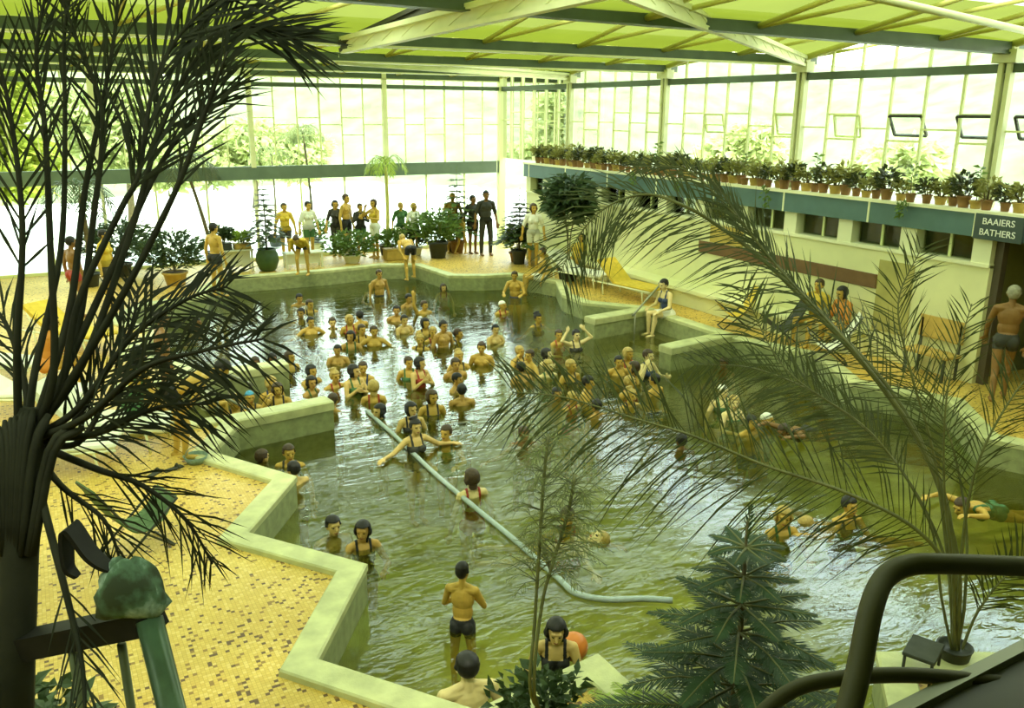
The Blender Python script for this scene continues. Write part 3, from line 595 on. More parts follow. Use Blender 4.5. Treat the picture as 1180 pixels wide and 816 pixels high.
for k,(x,y,r,n) in enumerate(((.35,4.35,(.5,.32,.3),420),(.75,4.1,(.42,.3,.28),320),(-.25,4.5,(.45,.4,.5),420),(-.7,5.0,(.5,.4,.55),420))):
    f,s=shrubmesh((0,0,r[2]+.25),r,n,.12,.06,.4,6,.25); t=empty('planter_shrub',V(x,y,.0),0,['dark low leafy bush under the gallery edge beside the green post','second dark leafy bush to the right of the green post foot','taller dark leafy bush behind the dark palm trunk','dark leafy bush at the far left below the gallery'][k],'shrub')
    potmesh(.3,.3).build('pot',M_potd,t); s.build('stem',M_bark,t); f.build('foliage',M_lf_deep,t)
# trees outside beyond the glass
def garden(x,y,lumps,m,lab,leafL=.45):
    t=empty('garden_tree',(x,y,0),0,lab,'tree'); b=MB(); h=max(l[2] for l in lumps); b.tube([(0,0,-.1),(.1,0,h*.5),(0,0,h)],[.15,.1,.04],8); b.build('trunk',M_bark,t)
    f=MB(); s=MB()
    for cx,cy,cz,r in lumps:
        q,w=shrubmesh((cx,cy,cz),(r,r,r*.8),int(520*r*r),leafL,leafL*.5,.2,4,cz*.4); f.add(q.v,q.f); s.add(w.v,w.f)
    s.build('bough',M_bark,t); f.build('crown',m,t)
garden(-3.0,34,[(0,0,3.6,2.2),(1.6,.5,4.8,1.8),(-1.8,0,4.6,2.2),(2.2,0,2.4,1.5),(-1,0,6,1.6)],M_lf_yg,'large yellow green tree outside the far left glass')
garden(3.4,38,[(0,0,3.0,1.8),(1.5,0,2.2,1.4),(-1.2,0,4.2,1.5),(.6,0,4.6,1.2)],M_lf_pale,'paler green tree outside, right of the large yellow green one')
garden(9.0,41,[(0,0,2.6,1.7),(2,0,2.2,1.5),(-1.8,0,2.0,1.4)],M_lf_pale,'low pale bushes outside behind the green band of the far glass')
garden(23,10.5,[(0,0,3.0,1.1),(.4,1.2,2.6,.9),(0,-1.2,3.1,.9)],M_lf_pale,'pale bush outside the right glass behind the open vents')
garden(24,18,[(0,0,2.8,1.0),(.4,1.4,2.5,.9)],M_lf_pale,'pale bush outside the right glass between two posts')
garden(26,27,[(0,0,3.0,1.2),(0,1.5,2.6,1.)],M_lf_pale,'pale bush outside the right glass near the corner')
# ------------------------------------------------------------------ people
def skinmat(name,c): return mat(name,c,.5,.10,9,0,40,0,0,.35)
SK=[skinmat('tan skin',(.52,.31,.075)),skinmat('light skin',(.68,.47,.16)),skinmat('golden skin',(.58,.37,.07)),skinmat('brown skin',(.26,.135,.04)),skinmat('pale skin',(.78,.62,.28))]
M_eye=mat('eye',(.03,.025,.02),.2); M_lip=mat('lips',(.38,.13,.06),.5)
HC={'k':mat('black hair',(.012,.010,.008),.5,.3,30),'b':mat('brown hair',(.06,.035,.015),.5,.3,30),'g':mat('grey hair',(.33,.31,.22),.6,.2,30),'y':mat('fair hair',(.48,.34,.09),.5,.2,30),'w':mat('white cap rubber',(.85,.85,.7),.4),'u':mat('blue cap rubber',(.05,.30,.50),.4),'o':mat('yellow cap rubber',(.75,.55,.06),.45)}
SU={'k':mat('black swimwear',(.015,.015,.015),.6),'n':mat('navy swimwear',(.03,.05,.12),.6),'r':mat('red swimwear',(.40,.05,.03),.6),'g':mat('green swimwear',(.06,.16,.05),.6),'w':mat('white cloth',(.82,.82,.68),.7),'d':mat('dark grey cloth',(.05,.05,.04),.8),'o':mat('orange cloth',(.62,.24,.03),.7),'y':mat('yellow cloth',(.68,.48,.05),.7),'u':mat('blue cloth',(.07,.15,.24),.7)}
def rotm(ax,a): return np.array(Matrix.Rotation(a,3,ax))
def prims(p):
    fem=p.get('f',0); T=rotm('X',-p.get('lean',0)); hz=p.get('hip',.93); o=np.array([0,0,hz]); out=[]
    W=lambda q:T@np.array(q,float)+o
    def ell(l,c,r,R=T): out.append(('e',l,W(c),np.array(r,float),R))
    def cap(l,a,ra,b,rb,w=True): out.append(('c',l,W(a) if w else np.array(a,float),ra,W(b) if w else np.array(b,float),rb))
    sh=.165 if fem else .185
    ell('pelvis',(0,-.01,.03),(.170 if fem else .155,.115,.12)); ell('belly',(0,.005,.18),(.130 if fem else .145,.095,.16)); ell('chest',(0,0,.35),(.145 if fem else .168,.105,.17))
    cap('shoulder',(-sh+.03,-.01,.46),.055,(sh-.03,-.01,.46),.055); cap('neck',(0,-.015,.48),.052,(0,.01,.60),.047)
    cap('shoulder',(-.05,-.01,.52),.035,(-sh+.02,-.01,.475),.04); cap('shoulder',(.05,-.01,.52),.035,(sh-.02,-.01,.475),.04)
    if fem:
        for s in (-1,1): ell('chest',(s*.07,.085,.33),(.062,.055,.06))
    else:
        for s in (-1,1): ell('chest',(s*.07,.055,.38),(.075,.06,.06))
    for s in (-1,1): ell('pelvis',(s*.075,-.065,-.01),(.085,.075,.09))
    Hm=T@rotm('Z',p.get('yaw',0))@rotm('X',-p.get('nod',0)+0); hc=W((0,.02,.672)); Hm=T@rotm('X',p.get('headup',0))@rotm('Z',p.get('yaw',0))
    he=lambda l,c,r: out.append(('e',l,hc+Hm@np.array(c,float)*1.08,np.array(r,float)*1.08,Hm))
    hcap=lambda l,a,ra,b,rb: out.append(('c',l,hc+Hm@np.array(a,float)*1.08,ra*1.08,hc+Hm@np.array(b,float)*1.08,rb*1.08))
    he('head',(0,-.012,.025),(.073,.09,.086)); he('head',(0,.028,-.02),(.061,.062,.085)); he('head',(0,.035,-.072),(.043,.048,.038)); hcap('head',(0,.085,.012),.008,(0,.106,-.022),.013)
    hcap('head',(-.038,.078,.034),.011,(.038,.078,.034),.011); he('head',(0,.08,-.055),(.024,.016,.010))
    for s in (-1,1): he('head',(s*.072,-.005,-.005),(.012,.022,.032)); he('head',(s*.03,.076,.010),(.014,.013,.011))
    for s,k in ((-1,'L'),(1,'R')):
        S=np.array([s*sh,-.005,.46]); el,wr=p['arm'+k]; E=S+np.array(el); Wr=E+np.array(wr)
        S,E,Wr=W(S),W(E),W(Wr); cap('arm',S,.052,E,.039,0); cap('arm',E,.040,Wr,.027,0)
        d=(Wr-E)/np.linalg.norm(Wr-E); n=np.array(p.get('palm',(0,-1,0)),float); n=T@n; n=n-d*(n@d); n/=np.linalg.norm(n)+1e-9
        if np.linalg.norm(n)<.5: n=np.array([0,0,1.])-d*d[2]; n/=np.linalg.norm(n)
        sd=np.cross(n,d); sd*=(1 if sd@np.array([0,1,.3])>0 else -1)
        for q in range(4):
            kn=Wr+d*(.092-.006*abs(q-1.2))+sd*(1.5-q)*.0225; cap('hand',Wr+d*.012+sd*(1.5-q)*.013,.016,kn,.0115,0)
            l=(.95,1.05,1.,.8)[q]; d1=d*.93+n*.36; m=kn+d1*.042*l; d2=d*.62+n*.78; cap('hand',kn,.0095,m,.0088,0); cap('hand',m,.0088,m+d2*.036*l,.0075,0)
        t0=Wr+d*.03+sd*.028; t1=t0+(d*.62+sd*.75)*.042; cap('hand',t0-sd*.01,.013,t1,.0105,0); cap('hand',t1,.0105,t1+(d*.9+sd*.2+n*.3)*.034,.0088,0)
    for s,k in ((-1,'L'),(1,'R')):
        Hp=np.array([s*.088,0,hz]); kn,an=p['leg'+k]; K=Hp+np.array(kn); A=K+np.array(an)
        cap('thigh',Hp,.092 if fem else .086,K,.056,0); mid=K+(A-K)*.32; bk=np.array([0,-.022,0.]); cap('calf',K,.054,A,.036,0); cap('calf',mid+bk,.05,A*.6+mid*.4+bk*.3,.036,0)
        f=np.array(p.get('foot',(0,1,0)),float); dn=np.array([0,0,-1.]) if abs(f[2])<.5 else np.array([0,1.,0])
        cap('foot',A-f*.035+dn*.045,.036,A+f*.09+dn*.05,.032,0); cap('foot',A+f*.08+dn*.052+np.array([.02,0,0]),.028,A+f*.165+dn*.06+np.array([.015,0,0]),.022,0); cap('foot',A+f*.08+dn*.052-np.array([.02,0,0]),.028,A+f*.15+dn*.06-np.array([.018,0,0]),.020,0)
    return out,hc,Hm,T,o
def build_body(name,p):
    pr,hc,Hm,T,o=prims(p); b=MB()
    for q in pr:
        if q[0]=='e': b.ball(q[2],V(*q[3]),14,10,Matrix([list(r) for r in q[4]]))
        else:
            _,l,a,ra,c,rb=q; a=Vector(a); c=Vector(c); t=(c-a); L=t.length; t=t/L if L>1e-6 else V(0,0,1); pts=[];rs=[]
            for k in range(5): u=-PI/2+PI/2*k/5+.12*(k==0); pts.append(a+t*math.sin(u)*ra); rs.append(math.cos(u)*ra)
            pts.append(a); rs.append(ra); pts.append(c); rs.append(rb)
            for k in range(1,6): u=PI/2*k/5-.12*(k==5); pts.append(c+t*math.sin(u)*rb); rs.append(math.cos(u)*rb)
            b.tube(pts,rs,12)
    me=b.mesh('tmp',SK[0]); t=bpy.data.objects.new('tmp',me); COL.objects.link(t)
    m=t.modifiers.new('r','REMESH'); m.mode='VOXEL'; m.voxel_size=.0075; m=t.modifiers.new('s','SMOOTH'); m.factor=.5; m.iterations=3
    bpy.context.view_layer.update(); out=bpy.data.meshes.new_from_object(t.evaluated_get(bpy.context.evaluated_depsgraph_get()))
    bpy.data.objects.remove(t); bpy.data.meshes.remove(me); out.name='body_'+name
    n=len(out.vertices); co=np.empty(n*3); out.vertices.foreach_get('co',co); co=co.reshape(-1,3)
    best=np.full(n,1e9); lab=np.zeros(n,int); tt=np.zeros(n); names=[]
    for q in pr:
        if q[1] not in names: names.append(q[1])
        if q[0]=='e':
            loc=(co-q[2])@q[4]; d=(np.linalg.norm(loc/q[3],axis=1)-1)*min(q[3]); u=np.zeros(n)
        else:
            a,ra,c,rb=q[2:]; ab=c-a; u=np.clip((co-a)@ab/(ab@ab),0,1); d=np.linalg.norm(co-a-u[:,None]*ab,axis=1)-(ra+(rb-ra)*u)
        k=d<best; best[k]=d[k]; lab[k]=names.index(q[1]); tt[k]=u[k]
    nf=len(out.polygons); ls=np.empty(nf*4,int)
    tot=np.empty(nf,int); out.polygons.foreach_get('loop_total',tot)
    if (tot!=4).any():
        F_=[list(pg.vertices) for pg in out.polygons]
    else:
        vi=np.empty(nf*4,int); out.loops.foreach_get('vertex_index',vi); F_=vi.reshape(-1,4)
    hl=(co-hc)@Hm/1.08; tl=(co-o)@T
    fc=np.array([f[0] for f in F_]) if isinstance(F_,list) else F_[:,0]
    out.materials.clear()
    for m in (SK[0],M_eye,M_lip): out.materials.append(m)
    mi=np.zeros(nf,int); hh=hl[fc]; isH=lab[fc]==names.index('head')
    for s in (-1,1): mi[isH&(((hh[:,0]-s*.031)/.014)**2+((hh[:,2]-.010)/.008)**2<1)&(hh[:,1]>.05)]=1
    mi[isH&((hh[:,0]/.024)**2+((hh[:,2]+.055)/.010)**2<1)&(hh[:,1]>.05)]=2
    out.polygons.foreach_set('material_index',mi.astype('i')); out.polygons.foreach_set('use_smooth',np.ones(nf,bool)); out.update()
    no=np.empty(n*3); out.vertices.foreach_get('normal',no); no=no.reshape(-1,3)
    return dict(me=out,co=co,no=no,lab=lab,names=names,tt=tt,hl=hl,tl=tl,F=F_,hc=hc,cache={},p=p,T=T,o=o,Hm=Hm)
def shell(B,vmask,off,name):
    F_=B['F']; fs=[f for f in F_ if all(vmask[i] for i in f)]
    if not fs: return None
    fs=np.array(fs); used=np.unique(fs); mp=-np.ones(len(vmask),int); mp[used]=np.arange(len(used)); f=mp[fs]; N=len(used)
    offv=off[used] if hasattr(off,'__len__') else np.full(N,off)
    outv=B['co'][used]+B['no'][used]*offv[:,None]; inv=B['co'][used]-B['no'][used]*.004
    ec={}
    for q in f:
        for j in range(len(q)):
            a,b=q[j],q[(j+1)%len(q)]; ec[(a,b)]=1
    side=[(b,a,a+N,b+N) for (a,b) in ec if (b,a) not in ec]
    me=bpy.data.meshes.new(name); me.from_pydata(np.vstack([outv,inv]).tolist(),[],f.tolist()+[tuple(x+N for x in q[::-1]) for q in f.tolist()]+side)
    me.polygons.foreach_set('use_smooth',[True]*len(me.polygons)); me.materials.append(SU['k']); me.update(); return me
def hair(B,style):
    k='h'+style
    if k in B['cache']: return B['cache'][k]
    L=B['lab']; n=B['names']; h=B['hl']; isH=(L==n.index('head')); x,y,z=h[:,0],h[:,1],h[:,2]
    if style=='short': m=isH&((z>.058)|((y<.03)&(z>.005)&(y<.055-(z<.04)*.03))|((y<-.03)&(z>-.055))); off=np.where(z>.06,.018,.013)
    elif style=='bob': m=(isH&((z>.062)|((y<.025)&(z>-.09))))|((L==n.index('neck'))&(y<-.02)&(z>-.13)); off=np.where(z>.0,.024,.030)
    elif style=='bun': m=isH&((z>.058)|((y<.02)&(z>.0))|((y<-.03)&(z>-.05))); off=np.where(((x/.04)**2+((y+.05)/.045)**2<1)&(z>.06),.055,.018)
    elif style=='cap': m=isH&(z>.035-.35*(-y)*(y<0)-(np.abs(x)>.05)*.0+(y>.03)*.02)&(np.abs(z)<1); off=np.full(len(z),.009)
    elif style=='long': m=(isH&((z>.06)|((y<.02)&(z>-.1))))|((L==n.index('neck'))&(y<.0))|((B['tl'][:,2]>.40)&(B['tl'][:,1]<-.05)&(np.abs(B['tl'][:,0])<.09)); off=np.full(len(z),.026)
    B['cache'][k]=shell(B,m,off,'hair'); return B['cache'][k]
def suit(B,style):
    k='s'+style
    if k in B['cache']: return B['cache'][k]
    L=B['lab']; n=B['names']; t=B['tl']; z=t[:,2]; I=lambda *a: np.isin(L,[n.index(q) for q in a]); th=I('thigh')
    tor=I('pelvis','belly','chest')
    if style=='trunks': m=(I('pelvis','belly')&(z<.10))|(th&(B['tt']<.34))
    elif style=='brief': m=(I('pelvis','belly')&(z<.08))|(th&(B['tt']<.10))
    elif style=='one': m=(tor&(z<.385)&~((t[:,1]<-.03)&(z>.24)))|(th&(B['tt']<.06))|(I('chest','shoulder')&(np.abs(np.abs(t[:,0])-.085)<.018)&(z>.3))
    elif style=='bikini': m=(I('pelvis','belly')&(z<.05))|(th&(B['tt']<.06))|(I('chest')&(z<.385)&(z>.275))
    elif style=='shirt': m=(tor&(z<.5))|(I('shoulder'))|(I('arm')&(np.linalg.norm(B['co']-(B['T']@np.array([0,0,.42])+B['o']),axis=1)<.36))|(th&(B['tt']<.06))
    elif style=='pants': m=(I('pelvis','belly')&(z<.12))|th|I('calf')
    elif style=='shorts': m=(I('pelvis','belly')&(z<.12))|(th&(B['tt']<.6))
    B['cache'][k]=shell(B,m,.012 if style in('shirt','pants','shorts') else .006,'swimsuit'); return B['cache'][k]
LEG=((0,.01,-.43),(0,-.02,-.42)); LW=((-.04,.02,-.43),(0,-.02,-.42)); RW=((.04,.02,-.43),(0,-.02,-.42))
DN=lambda s,o=.09:((s*o,-.02,-.28),(s*.03,.05,-.245))
POSE={
 'stand_m':dict(armL=DN(-1),armR=DN(1),legL=LW,legR=RW), 'stand_f':dict(f=1,armL=DN(-1,.11),armR=DN(1,.11),legL=LEG,legR=LEG,yaw=.4),
 'fwd_m':dict(armL=((-.10,.14,-.24),(.05,.22,.02)),armR=((.10,.14,-.24),(-.05,.22,.02)),legL=LW,legR=RW,palm=(0,0,-1),lean=.1),
 'fwd_f':dict(f=1,armL=((-.12,.12,-.24),(.10,.22,.03)),armR=((.12,.12,-.24),(-.10,.22,.03)),legL=LEG,legR=LEG,palm=(0,0,-1),yaw=-.4),
 'wide_m':dict(armL=((-.22,.05,-.17),(-.22,.10,-.02)),armR=((.22,.05,-.17),(.22,.10,-.02)),legL=LW,legR=RW,palm=(0,0,-1),yaw=.3),
 'wide_f':dict(f=1,armL=((-.23,.02,-.15),(-.20,.10,.0)),armR=((.23,.02,-.15),(.20,.10,.0)),legL=LEG,legR=LEG,palm=(0,0,-1)),
 'cross_m':dict(armL=((-.09,.10,-.25),(.22,.10,.07)),armR=((.09,.11,-.24),(-.22,.10,.10)),legL=LW,legR=RW,yaw=-.3),
 'cross_f':dict(f=1,armL=((-.08,.11,-.24),(.20,.10,.10)),armR=((.08,.12,-.23),(-.18,.08,.14)),legL=LEG,legR=LEG,yaw=.5),
 'face_f':dict(f=1,armL=((-.12,.10,-.23),(.08,.20,.05)),armR=((.17,.16,-.16),(-.12,.00,.24)),legL=LEG,legR=LEG,palm=(-1,0,0),yaw=.2),
 'hair_f':dict(f=1,armL=((-.24,.05,.12),(.16,-.05,.18)),armR=((.24,.05,.12),(-.16,-.05,.18)),legL=LEG,legR=LEG,palm=(0,-1,0)),
 'up_m':dict(armL=((-.12,.06,-.26),(-.02,.2,-.1)),armR=((.14,.05,.24),(.02,.02,.25)),legL=LW,legR=RW,yaw=.3),
 'swim':dict(f=1,lean=1.25,hip=.5,headup=.9,armL=((-.20,.0,.20),(.06,.05,.24)),armR=((.22,.0,.18),(-.05,.05,.24)),legL=((-.05,-.40,-.12),(0,-.41,.04)),legR=((.06,-.40,-.16),(0,-.40,-.06)),foot=(0,-1,0),palm=(0,1,0)),
 'float':dict(lean=-1.25,hip=.5,headup=-.2,armL=((-.28,0,.02),(-.24,0,.08)),armR=((.28,0,.04),(.23,0,-.08)),legL=((-.09,.41,.0),(-.05,.41,.0)),legR=((.1,.41,-.02),(.05,.41,.0)),foot=(0,0,1)),
 'sit_m':dict(hip=.48,lean=-.05,armL=((-.12,-.02,-.27),(-.02,.08,-.22)),armR=((.12,-.02,-.27),(.02,.10,-.22)),legL=((-.06,.42,.03),(0,.04,-.41)),legR=((.07,.42,.03),(.02,.02,-.41))),
 'sit_f':dict(f=1,hip=.48,lean=.18,armL=((-.08,.12,-.24),(.06,.22,-.04)),armR=((.10,.08,-.26),(-.06,.22,.0)),legL=((-.03,.42,.03),(0,.06,-.41)),legR=((.03,.42,.03),(0,-.02,-.42)),palm=(0,0,-1)),
 'recline':dict(f=1,hip=.42,lean=-.6,armL=((-.10,.04,-.27),(.04,.20,-.10)),armR=((.10,.04,-.27),(-.04,.20,-.10)),legL=((-.05,.43,.04),(0,.41,-.06)),legR=((.05,.40,.14),(0,.30,-.28))),
 'bend':dict(lean=1.15,hip=.88,headup=.2,armL=((-.06,.12,-.26),(.04,.08,-.24)),armR=((.05,.16,-.24),(-.06,.10,-.22)),legL=((-.05,.05,-.42),(0,-.07,-.41)),legR=((.05,.15,-.40),(0,-.05,-.38)),palm=(0,-1,0)),
 'walk':dict(armL=((-.07,.12,-.26),(.0,.12,-.21)),armR=((.07,-.12,-.26),(.0,.04,-.245)),legL=((0,-.10,-.42),(0,-.20,-.36)),legR=((0,.18,-.39),(0,-.04,-.42))),
}
BOD={}
def body(k):
    if k not in BOD: BOD[k]=build_body(k,POSE[k])
    return BOD[k]
PG={'water':'bathers in the pool','deck':'people on the deck around the pool'}
def person(tm,loc,hd,label,hr=('short','k'),su=('trunks','k'),skin=0,s=1.,mode='head',group='water',width=1.,extra=None):
    B=body(tm); t=empty('person',(0,0,0),math.radians(hd),label,'person',PG[group]); t.scale=(s*width,s*width,s)
    R=Matrix.Rotation(math.radians(hd),3,'Z')
    if mode=='head': h=Vector(B['hc']); h=V(h.x*s*width,h.y*s*width,h.z*s); t.location=Vector(loc)-R@h
    else: t.location=loc
    def part(nm,me,m,label=None):
        if me is None: return
        o=bpy.data.objects.new(nm,me); COL.objects.link(o); o.parent=t
        o.material_slots[0].link='OBJECT'; o.material_slots[0].material=m
        if label: o['label']=label
        return o
    part('body',B['me'],SK[skin]); part('swim_cap' if hr[0]=='cap' else 'hair',hair(B,hr[0]),HC[hr[1]])
    if su:
        for st,c in ([su] if isinstance(su[0],str) else su): part({'shirt':'shirt','pants':'trousers','shorts':'shorts'}.get(st,'swimsuit'),suit(B,st),SU[c])
    t['_tm']=tm; del t['_tm']
    return t
def bather(px,py,tm,hd,label,hr=('short','k'),skin=0,e=.42,su=None,s=1.,**k):
    fem=tm.endswith('_f') or tm=='swim'
    e=e*.68+.01 if e<.7 else e*.9; su=su or (('one',RN.choice('kngrd')) if fem else ('trunks',RN.choice('knd')))
    best=None
    for de,dp in sorted(((a,c) for a in (0,.05,-.05,.1,-.1,.15,-.14,.2) for c in (0,3,-3,6,-6,9,-9)),key=lambda q:abs(q[0])*40+abs(q[1])):
        P=G(px+dp,py,ZW+e+de-.11*s)
        dm=min([(P-q).to_2d().length for q in PLACED] or [9])
        if best is None or dm>best[0]+.02: best=(dm,P)
        if dm>.45: break
    PLACED.append(best[1])
    return person(tm,best[1],hd,label,hr,su,skin,s,**k)
PLACED=[]
S,Bo,Bu,Cp,Lo='short','bob','bun','cap','long'
